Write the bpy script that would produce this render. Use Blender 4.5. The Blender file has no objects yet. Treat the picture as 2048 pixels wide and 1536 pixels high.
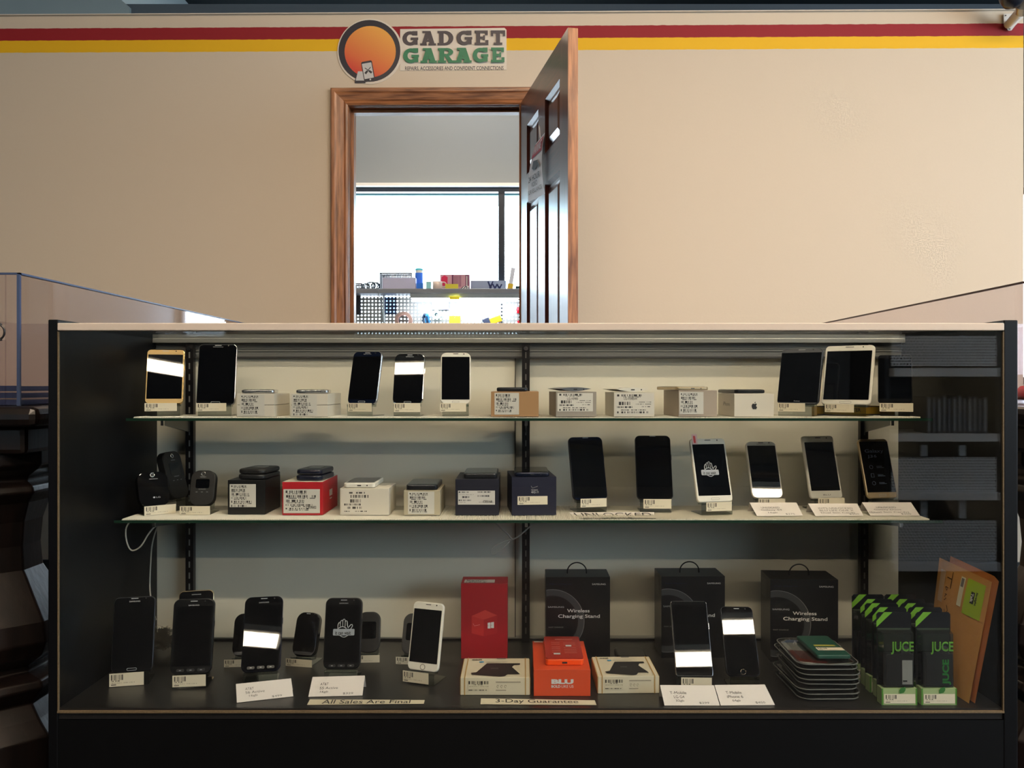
import bpy, math, random
from mathutils import Matrix, Vector
random.seed(7)
sc = bpy.context.scene
C = sc.collection
R = math.radians
# ---------------------------------------------------------------- camera
F = 1700.0            # focal length in pixels of the 2048 wide frame
VX, VY = 1043.0, 770.0  # vanishing point of the depth lines
CZ = 0.852            # camera height
cam = bpy.data.cameras.new('camera')
cam.sensor_width = 36.0
cam.lens = F / 2048.0 * 36.0
cam.shift_x = -(VX - 1024.0) / 2048.0
cam.shift_y = (VY - 768.0) / 2048.0
cam.clip_start = 0.02
camo = bpy.data.objects.new('camera', cam)
camo.location = (0, 0, CZ)
camo.rotation_euler = (R(90), 0, 0)
C.objects.link(camo)
sc.camera = camo
# ---------------------------------------------------------------- colour management, sky
sc.view_settings.view_transform = 'Standard'
sc.view_settings.look = 'None'
sc.view_settings.gamma = 1
sc.view_settings.use_curve_mapping = False
sc.view_settings.exposure = 0.27
sc.cycles.use_denoising = True
sc.cycles.max_bounces = 10
sc.cycles.transparent_max_bounces = 24
sc.cycles.sample_clamp_indirect = 6
sc.cycles.caustics_reflective = False
sc.cycles.caustics_refractive = False
world = bpy.data.worlds.new('daylight'); sc.world = world
world.use_nodes = True
wn = world.node_tree.nodes; wl = world.node_tree.links
bg = wn['Background']
bg.inputs['Color'].default_value = (0.76, 0.88, 1.0, 1)
bg.inputs['Strength'].default_value = 10.0
def portal(name, loc, rot, sx, sy):
    l = bpy.data.lights.new(name, 'AREA'); l.shape = 'RECTANGLE'
    l.size = sx; l.size_y = sy; l.cycles.is_portal = True
    o = bpy.data.objects.new(name, l); o.location = loc; o.rotation_euler = rot
    C.objects.link(o)
YW = 3.59      # shop partition wall
YB = 6.10      # outer wall of the back room
XR = 4.60      # right wall
portal('window_daylight_back', (-1.235, YB - 0.02, 1.63), (R(-90), 0, 0), 3.43, 1.28)
portal('window_daylight_side', (XR - 0.02, -.45, 1.75), (0, R(90), 0), 1.7, 6.5)
portal('window_daylight_gap', (3.4, YB - 0.02, 1.5), (R(-90), 0, 0), 1.6, 1.3)
# ---------------------------------------------------------------- helpers
def lin(c):
    c = c / 255.0
    return c / 12.92 if c <= 0.04045 else ((c + 0.055) / 1.055) ** 2.4
def L3(c): return (lin(c[0]), lin(c[1]), lin(c[2]), 1.0)
_m = {}
def mat(name, col, rough=0.5, metal=0.0, spec=0.5, coat=0.0, em=0.0, noise=0.0, nscale=8.0, bump=0.0, bscale=200.0, alpha=1.0):
    if name in _m: return _m[name]
    m = bpy.data.materials.new(name); m.use_nodes = True
    nt = m.node_tree; b = nt.nodes['Principled BSDF']
    b.inputs['Base Color'].default_value = L3(col)
    b.inputs['Roughness'].default_value = rough
    b.inputs['Metallic'].default_value = metal
    b.inputs['Specular IOR Level'].default_value = spec
    b.inputs['Coat Weight'].default_value = coat
    b.inputs['Coat Roughness'].default_value = 0.04
    b.inputs['Alpha'].default_value = alpha
    if em:
        b.inputs['Emission Color'].default_value = L3(col)
        b.inputs['Emission Strength'].default_value = em
    if noise or bump:
        tc = nt.nodes.new('ShaderNodeTexCoord')
    if noise:
        n = nt.nodes.new('ShaderNodeTexNoise'); n.inputs['Scale'].default_value = nscale
        n.inputs['Detail'].default_value = 4
        nt.links.new(tc.outputs['Object'], n.inputs['Vector'])
        mx = nt.nodes.new('ShaderNodeMix'); mx.data_type = 'RGBA'
        c = L3(col)
        mx.inputs['A'].default_value = tuple(x * (1 - noise) for x in c[:3]) + (1,)
        mx.inputs['B'].default_value = tuple(min(1, x * (1 + noise)) for x in c[:3]) + (1,)
        nt.links.new(n.outputs['Fac'], mx.inputs['Factor'])
        nt.links.new(mx.outputs['Result'], b.inputs['Base Color'])
    if bump:
        n2 = nt.nodes.new('ShaderNodeTexNoise'); n2.inputs['Scale'].default_value = bscale
        nt.links.new(tc.outputs['Object'], n2.inputs['Vector'])
        bp = nt.nodes.new('ShaderNodeBump'); bp.inputs['Strength'].default_value = bump
        bp.inputs['Distance'].default_value = 0.002
        nt.links.new(n2.outputs['Fac'], bp.inputs['Height'])
        nt.links.new(bp.outputs['Normal'], b.inputs['Normal'])
    _m[name] = m; return m
def clear(name, tint=(245, 250, 250), ior=1.5, rough=0.0, refl=1.0):
    if name in _m: return _m[name]
    m = bpy.data.materials.new(name); m.use_nodes = True
    nt = m.node_tree; nt.nodes.remove(nt.nodes['Principled BSDF'])
    out = nt.nodes['Material Output']
    t = nt.nodes.new('ShaderNodeBsdfTransparent'); t.inputs[0].default_value = L3(tint)
    g = nt.nodes.new('ShaderNodeBsdfGlossy'); g.inputs['Roughness'].default_value = rough
    fr = nt.nodes.new('ShaderNodeFresnel'); fr.inputs['IOR'].default_value = ior
    ge = nt.nodes.new('ShaderNodeNewGeometry')   # same reflectance on the way in and on the way out of the sheet
    mi = nt.nodes.new('ShaderNodeMath'); mi.operation = 'MULTIPLY_ADD'
    mi.inputs[1].default_value = 1.0 / ior - ior; mi.inputs[2].default_value = ior
    nt.links.new(ge.outputs['Backfacing'], mi.inputs[0])
    fr2 = nt.nodes.new('ShaderNodeFresnel'); fr2.inputs['IOR'].default_value = ior
    mu = nt.nodes.new('ShaderNodeMath'); mu.operation = 'MULTIPLY'; mu.inputs[1].default_value = refl
    # a thin sheet: Schlick from the facing angle, valid from both sides
    dp = nt.nodes.new('ShaderNodeVectorMath'); dp.operation = 'DOT_PRODUCT'
    nt.links.new(ge.outputs['Incoming'], dp.inputs[0]); nt.links.new(ge.outputs['Normal'], dp.inputs[1])
    ab = nt.nodes.new('ShaderNodeMath'); ab.operation = 'ABSOLUTE'; nt.links.new(dp.outputs['Value'], ab.inputs[0])
    om = nt.nodes.new('ShaderNodeMath'); om.operation = 'SUBTRACT'; om.inputs[0].default_value = 1.0; nt.links.new(ab.outputs[0], om.inputs[1])
    pw = nt.nodes.new('ShaderNodeMath'); pw.operation = 'POWER'; nt.links.new(om.outputs[0], pw.inputs[0]); pw.inputs[1].default_value = 5.0
    f0 = ((ior - 1) / (ior + 1)) ** 2
    ma = nt.nodes.new('ShaderNodeMath'); ma.operation = 'MULTIPLY_ADD'; ma.inputs[1].default_value = 1 - f0; ma.inputs[2].default_value = f0
    nt.links.new(pw.outputs[0], ma.inputs[0]); nt.links.new(ma.outputs[0], mu.inputs[0])
    for n in (fr, fr2, mi): nt.nodes.remove(n)
    mx = nt.nodes.new('ShaderNodeMixShader')
    nt.links.new(mu.outputs[0], mx.inputs[0]); nt.links.new(t.outputs[0], mx.inputs[1]); nt.links.new(g.outputs[0], mx.inputs[2])
    nt.links.new(mx.outputs[0], out.inputs['Surface'])
    _m[name] = m; return m
def wood(name, dark, light, rough=0.4, coat=0.0, axis='Z', scale=1.0, bump=0.15):
    if name in _m: return _m[name]
    m = bpy.data.materials.new(name); m.use_nodes = True
    nt = m.node_tree; b = nt.nodes['Principled BSDF']
    tc = nt.nodes.new('ShaderNodeTexCoord'); mp = nt.nodes.new('ShaderNodeMapping')
    s = {'Z': (1, 1, 0.07), 'X': (0.07, 1, 1), 'Y': (1, 0.07, 1)}[axis]
    mp.inputs['Scale'].default_value = s
    nt.links.new(tc.outputs['Object'], mp.inputs['Vector'])
    n = nt.nodes.new('ShaderNodeTexNoise'); n.inputs['Scale'].default_value = 110 * scale; n.inputs['Detail'].default_value = 6
    w = nt.nodes.new('ShaderNodeTexNoise'); w.inputs['Scale'].default_value = 14 * scale; w.inputs['Detail'].default_value = 3
    w.inputs['Distortion'].default_value = 1.2
    nt.links.new(mp.outputs[0], n.inputs['Vector']); nt.links.new(mp.outputs[0], w.inputs['Vector'])
    a = nt.nodes.new('ShaderNodeMath'); a.operation = 'MULTIPLY_ADD'; a.inputs[1].default_value = 0.55
    nt.links.new(n.outputs['Fac'], a.inputs[0])
    h = nt.nodes.new('ShaderNodeMath'); h.operation = 'MULTIPLY'; h.inputs[1].default_value = 0.45
    nt.links.new(w.outputs['Fac'], h.inputs[0]); nt.links.new(h.outputs[0], a.inputs[2])
    r = nt.nodes.new('ShaderNodeValToRGB')
    r.color_ramp.elements[0].position = 0.38; r.color_ramp.elements[0].color = L3(dark)
    r.color_ramp.elements[1].position = 0.6; r.color_ramp.elements[1].color = L3(light)
    nt.links.new(a.outputs[0], r.inputs[0]); nt.links.new(r.outputs[0], b.inputs['Base Color'])
    bp = nt.nodes.new('ShaderNodeBump'); bp.inputs['Strength'].default_value = bump; bp.inputs['Distance'].default_value = 0.001
    nt.links.new(n.outputs['Fac'], bp.inputs['Height']); nt.links.new(bp.outputs[0], b.inputs['Normal'])
    b.inputs['Roughness'].default_value = rough; b.inputs['Coat Weight'].default_value = coat
    b.inputs['Coat Roughness'].default_value = 0.16
    _m[name] = m; return m
class NB:   # tiny node expression builder
    def __init__(s, m): s.nt = m.node_tree
    def sep(s, sock):
        n = s.nt.nodes.new('ShaderNodeSeparateXYZ'); s.nt.links.new(sock, n.inputs[0]); return n.outputs[0], n.outputs[1], n.outputs[2]
    def op(s, o, *a):
        n = s.nt.nodes.new('ShaderNodeMath'); n.operation = o
        for i, x in enumerate(a):
            if isinstance(x, (int, float)): n.inputs[i].default_value = x
            else: s.nt.links.new(x, n.inputs[i])
        return n.outputs[0]
    def rng(s, x, a, b): return s.op('MULTIPLY', s.op('GREATER_THAN', x, a), s.op('LESS_THAN', x, b))
    def wn(s, x, y, seed=0.0):
        c = s.nt.nodes.new('ShaderNodeCombineXYZ')
        for i, v in enumerate((x, y, seed)):
            if isinstance(v, (int, float)): c.inputs[i].default_value = v
            else: s.nt.links.new(v, c.inputs[i])
        n = s.nt.nodes.new('ShaderNodeTexWhiteNoise'); n.noise_dimensions = '3D'
        s.nt.links.new(c.outputs[0], n.inputs['Vector']); return n.outputs['Value']
    def mix(s, f, a, b):
        n = s.nt.nodes.new('ShaderNodeMix'); n.data_type = 'RGBA'
        s.nt.links.new(f, n.inputs['Factor'])
        for k, v in (('A', a), ('B', b)):
            if isinstance(v, tuple): n.inputs[k].default_value = v
            else: s.nt.links.new(v, n.inputs[k])
        return n.outputs['Result']
def printed(name, base, ink, els, rough=0.55):
    """paper printed with bar codes and rows of small print. els: (kind,u0,v0,u1,v1,cols,rows)"""
    if name in _m: return _m[name]
    m = mat(name, base, rough); B = NB(m); nt = m.node_tree
    uv = nt.nodes.new('ShaderNodeUVMap'); u, v, _ = B.sep(uv.outputs[0])
    tot = None
    for i, (k, u0, v0, u1, v1, nc, nr) in enumerate(els):
        area = B.op('MULTIPLY', B.rng(u, u0, u1), B.rng(v, v0, v1))
        cu = B.op('FLOOR', B.op('MULTIPLY', B.op('SUBTRACT', u, u0), nc / (u1 - u0)))
        fv = B.op('MULTIPLY', B.op('SUBTRACT', v, v0), nr / (v1 - v0))
        cv = B.op('FLOOR', fv)
        w = B.wn(cu, cv, i * 3.1 + 0.5)
        on = B.op('GREATER_THAN', w, 0.45 if k == 'bars' else 0.38)
        if k != 'bars' or nr > 1:
            on = B.op('MULTIPLY', on, B.op('GREATER_THAN', B.op('FRACT', fv), 0.35))
        if k == 'faint': on = B.op('MULTIPLY', on, 0.45)
        e = B.op('MULTIPLY', area, on)
        tot = e if tot is None else B.op('MAXIMUM', tot, e)
    nt.links.new(B.mix(tot, L3(base), L3(ink)), nt.nodes['Principled BSDF'].inputs['Base Color'])
    return m
def P(px, py, D): return Vector(((px - VX) / F * D, D, CZ + (VY - py) / F * D))
def DZ(py, z): return (CZ - z) * F / (py - VY)
def PZ(px, py, z): return P(px, py, DZ(py, z))
# text meshes
_tx = {}
def glyphs(s, bold=0.0):
    k = (s, bold)
    if k in _tx: return _tx[k]
    cu = bpy.data.curves.new('t', 'FONT'); cu.body = s; cu.resolution_u = 3; cu.offset = bold
    cu.space_line = 0.85
    ob = bpy.data.objects.new('t', cu); C.objects.link(ob)
    dg = bpy.context.evaluated_depsgraph_get(); dg.update()
    me = bpy.data.meshes.new_from_object(ob.evaluated_get(dg))
    vs = [tuple(v.co[:2]) for v in me.vertices]; fs = [tuple(p.vertices) for p in me.polygons]
    bpy.data.objects.remove(ob); bpy.data.curves.remove(cu); bpy.data.meshes.remove(me)
    x0 = min(v[0] for v in vs); x1 = max(v[0] for v in vs); y0 = min(v[1] for v in vs); y1 = max(v[1] for v in vs)
    _tx[k] = ([((x - x0) / (x1 - x0), (y - y0) / (y1 - y0)) for x, y in vs], fs)
    return _tx[k]
def rrect(w, h, r, n=5, cx=0, cy=0):
    pts = []
    for (sx, sy, a0) in ((1, 1, 0), (-1, 1, 90), (-1, -1, 180), (1, -1, 270)):
        for i in range(n + 1):
            a = R(a0 + 90 * i / n)
            pts.append((cx + sx * (w / 2 - r) + r * math.cos(a), cy + sy * (h / 2 - r) + r * math.sin(a)))
    return pts
def bil(a, b, c, d, off=0.0):
    """a bottom left, b bottom right, c top right, d top left; returns uv -> point, lifted off the face"""
    a, b, c, d = map(Vector, (a, b, c, d))
    n = (b - a).cross(d - a).normalized() * off
    return lambda u, v: (a * (1 - u) + b * u) * (1 - v) + (d * (1 - u) + c * u) * v + n
class MB:
    def __init__(s): s.v = []; s.f = []; s.mi = []; s.mats = []; s.uv = []; s.sm = []
    def add(s, vs, fs, m, uvs=None, sm=False):
        o = len(s.v); s.v += [tuple(v) for v in vs]
        if m not in s.mats: s.mats.append(m)
        k = s.mats.index(m)
        for f in fs:
            s.f.append(tuple(i + o for i in f)); s.mi.append(k); s.sm.append(sm)
            s.uv.append([uvs[i] for i in f] if uvs else [(0, 0)] * len(f))
        return s
    def box(s, x0, x1, y0, y1, z0, z1, m, M=None):
        vs = [Vector(p) for p in ((x0, y0, z0), (x1, y0, z0), (x1, y1, z0), (x0, y1, z0), (x0, y0, z1), (x1, y0, z1), (x1, y1, z1), (x0, y1, z1))]
        if M: vs = [M @ p for p in vs]
        return s.add(vs, [(3, 2, 1, 0), (4, 5, 6, 7), (0, 1, 5, 4), (1, 2, 6, 5), (2, 3, 7, 6), (3, 0, 4, 7)], m)
    def quad(s, a, b, c, d, m): return s.add([a, b, c, d], [(0, 1, 2, 3)], m, [(0, 0), (1, 0), (1, 1), (0, 1)])
    def poly(s, f, pts, m): return s.add([f(u, v) for u, v in pts], [tuple(range(len(pts)))], m)
    def rect(s, f, u0, v0, u1, v1, m):
        return s.quad(f(u0, v0), f(u1, v0), f(u1, v1), f(u0, v1), m)
    def loft(s, rings, m, M=None, caps=True, sm=False, closed=True):
        n = len(rings[0]); vs = [Vector(p) for r in rings for p in r]
        if M: vs = [M @ p for p in vs]
        fs = []
        for k in range(len(rings) - 1):
            for i in range(n if closed else n - 1):
                j = (i + 1) % n
                fs.append((k * n + i, k * n + j, (k + 1) * n + j, (k + 1) * n + i))
        s.add(vs, fs, m, None, sm)
        if caps:
            s.add(vs[:n], [tuple(range(n))[::-1]], m); s.add(vs[-n:], [tuple(range(n))], m)
        return s
    def prism(s, outline, z0, z1, m, M=None, bev=0.0):
        if bev:
            cx = sum(p[0] for p in outline) / len(outline); cy = sum(p[1] for p in outline) / len(outline)
            w = max(p[0] for p in outline) - min(p[0] for p in outline); h = max(p[1] for p in outline) - min(p[1] for p in outline)
            def sh(e): return [(cx + (x - cx) * (1 - 2 * e / w), cy + (y - cy) * (1 - 2 * e / h)) for x, y in outline]
            rings = [[(x, y, z) for x, y in sh(e)] for e, z in ((bev, z0), (bev * .3, z0 + bev * .3), (0, z0 + bev), (0, z1 - bev), (bev * .3, z1 - bev * .3), (bev, z1))]
        else: rings = [[(x, y, z0) for x, y in outline], [(x, y, z1) for x, y in outline]]
        return s.loft(rings, m, M)
    def lathe(s, prof, m, M=None, n=24, sm=True):
        return s.loft([[(r * math.cos(2 * math.pi * i / n), r * math.sin(2 * math.pi * i / n), z) for i in range(n)] for r, z in prof], m, M, True, sm)
    def cyl(s, a, b, r, m, n=12, r2=None):
        a, b = Vector(a), Vector(b); d = b - a
        M = Matrix.Translation(a) @ d.to_track_quat('Z', 'Y').to_matrix().to_4x4()
        return s.lathe([(r, 0), (r if r2 is None else r2, d.length)], m, M, n)
    def tube(s, pts, r, m, n=8):
        pts = [Vector(p) for p in pts]
        if len(pts) > 2:   # smooth path
            q = []
            for i in range(len(pts) - 1):
                p0 = pts[max(i - 1, 0)]; p1 = pts[i]; p2 = pts[i + 1]; p3 = pts[min(i + 2, len(pts) - 1)]
                for k in range(6):
                    t = k / 6
                    q.append(0.5 * ((2 * p1) + (p2 - p0) * t + (2 * p0 - 5 * p1 + 4 * p2 - p3) * t * t + (3 * p1 - p0 - 3 * p2 + p3) * t ** 3))
            q.append(pts[-1]); pts = q
        rings = []; up = Vector((0.13, 0.21, 0.97))
        for i, p in enumerate(pts):
            d = (pts[min(i + 1, len(pts) - 1)] - pts[max(i - 1, 0)]).normalized()
            a = d.cross(up).normalized(); b = a.cross(d)
            rings.append([p + a * r * math.cos(2 * math.pi * k / n) + b * r * math.sin(2 * math.pi * k / n) for k in range(n)])
        return s.loft(rings, m, None, True, True)
    def torus(s, c, R0, r, m, M=None, n=28, k=8):
        T = (M or Matrix()) @ Matrix.Translation(c)
        rings = [[T @ Vector(((R0 + r * math.cos(2 * math.pi * j / k)) * math.cos(2 * math.pi * i / n), (R0 + r * math.cos(2 * math.pi * j / k)) * math.sin(2 * math.pi * i / n), r * math.sin(2 * math.pi * j / k))) for j in range(k)] for i in range(n + 1)]
        return s.loft(rings, m, None, False, True)
    def text(s, f, t, u0, v0, u1, v1, m, bold=0.0, rot=False):
        vs, fs = glyphs(t, bold)
        if rot == 'cw': vs = [(y, 1 - x) for x, y in vs]
        elif rot: vs = [(1 - y, x) for x, y in vs]
        return s.add([f(u0 + x * (u1 - u0), v0 + y * (v1 - v0)) for x, y in vs], fs, m)
    def ribbon(s, f, pts, w, m, asp=1.0):
        """a drawn line of width w (in u units; asp = height/width of the face)"""
        L = []
        for i, p in enumerate(pts):
            a = pts[max(i - 1, 0)]; b = pts[min(i + 1, len(pts) - 1)]
            dx, dy = (b[0] - a[0]), (b[1] - a[1]) * asp; l = math.hypot(dx, dy) or 1
            nx, ny = -dy / l * w / 2, dx / l * w / 2
            L.append(((p[0] + nx, p[1] + ny / asp), (p[0] - nx, p[1] - ny / asp)))
        vs = [f(*q) for pr in L for q in pr]
        return s.add(vs, [(2 * i, 2 * i + 1, 2 * i + 3, 2 * i + 2) for i in range(len(L) - 1)], m)
    def build(s, name, parent=None, base=False, bevel=0.0):
        me = bpy.data.meshes.new(name)
        vs = [Vector(v) for v in s.v]; loc = Vector((0, 0, 0))
        if base:
            xs = [v.x for v in vs]; ys = [v.y for v in vs]; zs = [v.z for v in vs]
            loc = Vector(((min(xs) + max(xs)) / 2, (min(ys) + max(ys)) / 2, min(zs)))
            vs = [v - loc for v in vs]
        me.from_pydata([tuple(v) for v in vs], [], s.f)
        for m in s.mats: me.materials.append(m)
        me.polygons.foreach_set('material_index', s.mi)
        me.polygons.foreach_set('use_smooth', s.sm)
        ul = me.uv_layers.new(name='UVMap')
        ul.data.foreach_set('uv', [c for f in s.uv for p in f for c in p])
        me.update()
        o = bpy.data.objects.new(name, me); C.objects.link(o); o.location = loc
        if parent: o.parent = parent
        if bevel:
            b = o.modifiers.new('bevel', 'BEVEL'); b.width = bevel; b.segments = 2; b.limit_method = 'ANGLE'
        return o
def tag(o, label, cat, group=None, kind=None):
    o['label'] = label; o['category'] = cat
    if group: o['group'] = group
    if kind: o['kind'] = kind
    return o
def thing(name, label, cat, M=None, group=None):
    o = bpy.data.objects.new(name, None); C.objects.link(o); o.empty_display_size = 0.02
    if M is not None: o.matrix_world = M
    return tag(o, label, cat, group)
def struct(o, label, cat='room'):
    return tag(o, label, cat, None, 'structure')
def frame(o, u, v, n):
    M = Matrix.Identity(4)
    for i, c in enumerate((u, v, n)):
        for j in range(3): M[j][i] = c[j]
    M.translation = o
    return M
RW = Matrix.Translation((0, YW, 0)) @ Matrix.Rotation(R(-0.7), 4, 'Z') @ Matrix.Translation((0, -YW, 0))
def rotw(o): o.matrix_world = RW @ Matrix.Translation(o.location); return o
# ---------------------------------------------------------------- common materials
M_black = mat('black_laminate', (17, 17, 19), 0.35, noise=.15, nscale=40)
M_blackmetal = mat('black_metal', (22, 22, 26), 0.4, 0.6)
M_steel = mat('steel', (190, 190, 190), 0.25, 1.0)
M_chrome = mat('chrome', (225, 225, 225), 0.12, 1.0)
M_white = mat('white_plastic', (225, 222, 212), 0.35)
M_paper = mat('white_paper', (214, 208, 202), 0.7)
M_ink = mat('black_ink', (28, 28, 30), 0.6)
M_grayink = mat('grey_ink', (110, 108, 106), 0.6)
M_whiteink = mat('white_ink', (205, 205, 205), 0.6)
M_glass = clear('window_glass', (250, 252, 252))
M_acrylic = clear('clear_acrylic', (236, 238, 244), 1.49)
M_stand = clear('stand_acrylic', (226, 230, 228), 1.49, 0.03, 1.3)
# ================================================================= ROOM
M_ceil = mat('ceiling_paint', (36, 41, 44), 1.0, spec=0, noise=.1, nscale=3)
M_beam = mat('soffit_paint', (78, 88, 98), 1.0, spec=0)
M_paint = mat('cream_wall_paint', (214, 197, 174), 0.75, bump=.08, bscale=300)
M_grey = mat('pale_grey_wall_paint', (138, 148, 158), 0.8)
M_dark = mat('dark_back_wall', (20, 21, 25), .7)
M_floor = mat('dark_floor_tile', (17, 17, 18), 0.6, noise=.2, nscale=6)
ZC = 3.30
o = MB().box(-4.6, XR + .1, -4.6, YB + .2, -0.05, 0, M_floor).build('floor'); struct(o, 'dark floor of the shop', 'floor')
o = MB().box(-4.6, XR + .1, -4.6, YB + .2, ZC, ZC + .05, M_ceil).build('ceiling'); struct(o, 'dark blue grey ceiling high above the cream partition', 'ceiling')
# wall stripes are painted on the partition
M_strip = mat('striped_wall_paint', (214, 197, 174), 0.72)
B = NB(M_strip); nt = M_strip.node_tree
tc = nt.nodes.new('ShaderNodeTexCoord'); _x, _y, z = B.sep(tc.outputs['Object'])
edge = nt.nodes.new('ShaderNodeTexNoise'); edge.inputs['Scale'].default_value = 30; nt.links.new(tc.outputs['Object'], edge.inputs['Vector'])
z = B.op('ADD', z, B.op('MULTIPLY', B.op('SUBTRACT', edge.outputs['Fac'], 0.5), 0.004))
front = B.op('LESS_THAN', _y, YW + .01)
c1 = B.mix(B.op('MULTIPLY', B.rng(z, 2.2655, 2.3165), front), L3((214, 197, 174)), L3((238, 184, 22)))
c2 = B.mix(B.op('MULTIPLY', B.rng(z, 2.3165, 2.3685), front), c1, L3((150, 26, 34)))
nt.links.new(c2, nt.nodes['Principled BSDF'].inputs['Base Color'])
ns = nt.nodes.new('ShaderNodeTexNoise'); ns.inputs['Scale'].default_value = 90; nt.links.new(tc.outputs['Object'], ns.inputs['Vector'])
bp = nt.nodes.new('ShaderNodeBump'); bp.inputs['Strength'].default_value = .12; bp.inputs['Distance'].default_value = .002
nt.links.new(ns.outputs['Fac'], bp.inputs['Height']); nt.links.new(bp.outputs[0], nt.nodes['Principled BSDF'].inputs['Normal'])
DX0, DX1, DZT, WT = -0.745, 0.004, 2.045, 0.12      # door opening in the partition
ZT = 2.421
w = MB()
w.box(-4.45, DX0, YW, YW + WT, 0, ZT, M_strip); w.box(DX1, 2.105, YW, YW + WT, 0, ZT, M_strip); w.box(DX0, DX1, YW, YW + WT, DZT, ZT, M_strip)
o = rotw(w.build('wall_back')); struct(o, 'cream partition wall with red and yellow painted stripes', 'wall')
b = MB().box(-4.45, DX0 - .08, YW - .014, YW, 0, .11, mat('dark_rubber', (30, 29, 30), .5)).box(.09, 2.105, YW - .014, YW, 0, .11, mat('dark_rubber', (30, 29, 30)))
struct(rotw(b.build('baseboard_back')), 'dark rubber baseboard along the cream wall', 'baseboard')
b = MB().box(-4.47, 2.12, YW - .012, YW + WT + .012, ZT, ZT + .004, mat('cream_trim', (214, 204, 190), .6))
struct(rotw(b.build('trim_1')), 'thin cream cap along the top of the partition', 'trim')
# outer shell
def wallbox(name, label, parts):
    m = MB()
    for p in parts: m.box(*p)
    struct(m.build(name), label, 'wall')
WZ0, WZ1 = 1.0, 2.27
wallbox('wall_outer', 'pale grey outer wall of the back room above the window', [
    (-4.5, XR, YB, YB + .1, WZ1, ZC, M_grey), (-4.5, XR, YB, YB + .1, 0, .86, M_grey), (-4.5, -2.95, YB, YB + .1, .86, WZ1, M_grey),
    (.48, 2.6, YB, YB + .1, .86, WZ1, M_grey), (4.2, XR, YB, YB + .1, .86, WZ1, M_grey)])
wallbox('wall_left', 'dark left wall of the shop', [(-4.6, -4.5, -4.6, YB + .1, 0, ZC, M_dark)])
wallbox('wall_right', 'pale right wall of the shop with large windows', [
    (XR, XR + .1, -4.6, -3.7, 0, ZC, M_grey), (XR, XR + .1, 2.8, YB + .1, 0, ZC, M_grey), (XR, XR + .1, -3.7, 2.8, 0, .9, M_grey), (XR, XR + .1, -3.7, 2.8, 2.6, ZC, M_grey)])
wallbox('wall_front', 'wall behind the viewer with one narrow window', [
    (-4.5, -4.41, -4.1, -4.0, 0, ZC, M_dark), (-3.88, XR, -4.1, -4.0, 0, ZC, M_dark), (-4.41, -3.88, -4.1, -4.0, 0, .9, M_dark), (-4.41, -3.88, -4.1, -4.0, 2.15, ZC, M_dark)])
wallbox('wall_side', 'grey side wall of the back room beyond the doorway', [(.5, .6, YW + WT, YB, 0, 2.38, M_grey)])
M_wf = mat('window_frame_bronze', (40, 46, 56), .4, .3)
def window(name, label, axis, a0, a1, z0, z1, p, mull, t=.05):
    m = MB()
    def bx(u0, u1, w0, w1):
        if axis == 'x': m.box(u0, u1, p, p + .06, w0, w1, M_wf)
        else: m.box(p, p + .06, u0, u1, w0, w1, M_wf)
    bx(a0, a1, z0, z0 + t); bx(a0, a1, z1 - t, z1); bx(a0, a0 + t, z0 + t, z1 - t); bx(a1 - t, a1, z0 + t, z1 - t)
    for q in mull: bx(q - .022, q + .022, z0 + t, z1 - t)
    o = m.build(name); struct(o, label, 'window')
    g = MB()
    if axis == 'x': g.box(a0 + t, a1 - t, p + .03, p + .034, z0 + t, z1 - t, M_glass)
    else: g.box(p + .03, p + .034, a0 + t, a1 - t, z0 + t, z1 - t, M_glass)
    g.build('pane', o)
xm = (1003 - VX) / F * YB
window('window_1', 'wide bright window of the back room seen through the doorway', 'x', -2.95, .48, .86, WZ1, YB, [xm, xm - 1.5], .03)
window('window_2', 'bright window past the right end of the partition', 'x', 2.6, 4.2, .86, WZ1, YB, [3.4])
window('window_3', 'large daylight window in the right wall', 'y', -3.7, 2.8, .9, 2.6, XR, [-2.6, -1.5, -.4, .7, 1.75])
window('window_4', 'narrow window in the wall behind the viewer', 'x', -4.41, -3.88, .9, 2.15, -4.1, [])
# white sill line above the back window and outside canopy
struct(MB().box(-2.95, .48, YB - .05, YB, WZ1, WZ1 + .022, mat('white_sill', (235, 238, 240), .5)).build('trim_2'), 'white strip above the back room window', 'trim')
tag(MB().box(-3.4, 1.6, YB + .10, YB + .50, 2.235, 2.26, mat('teal_metal', (150, 205, 208), .5)).build('awning', base=True), 'teal awning outside above the back room window', 'awning')
# soffits of the dark ceiling beyond the partition
m = MB().box(-2.05, XR, 4.4, 4.6, 2.70, 2.824, M_beam)
struct(m.build('trim_3'), 'long blue grey ceiling beam beyond the partition', 'beam')
m = MB().loft([[(-4.5, y, 2.68), (-2.02, y, 2.68), (-2.02, y, 2.80), (-2.14, y, 2.90), (-2.14, y, ZC), (-4.5, y, ZC)] for y in (4.38, 6.0)], mat('pale_soffit', (128, 144, 152), 1.0, spec=0))
struct(m.build('trim_4'), 'lighter blue grey ceiling soffit at the left', 'soffit')
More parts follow.
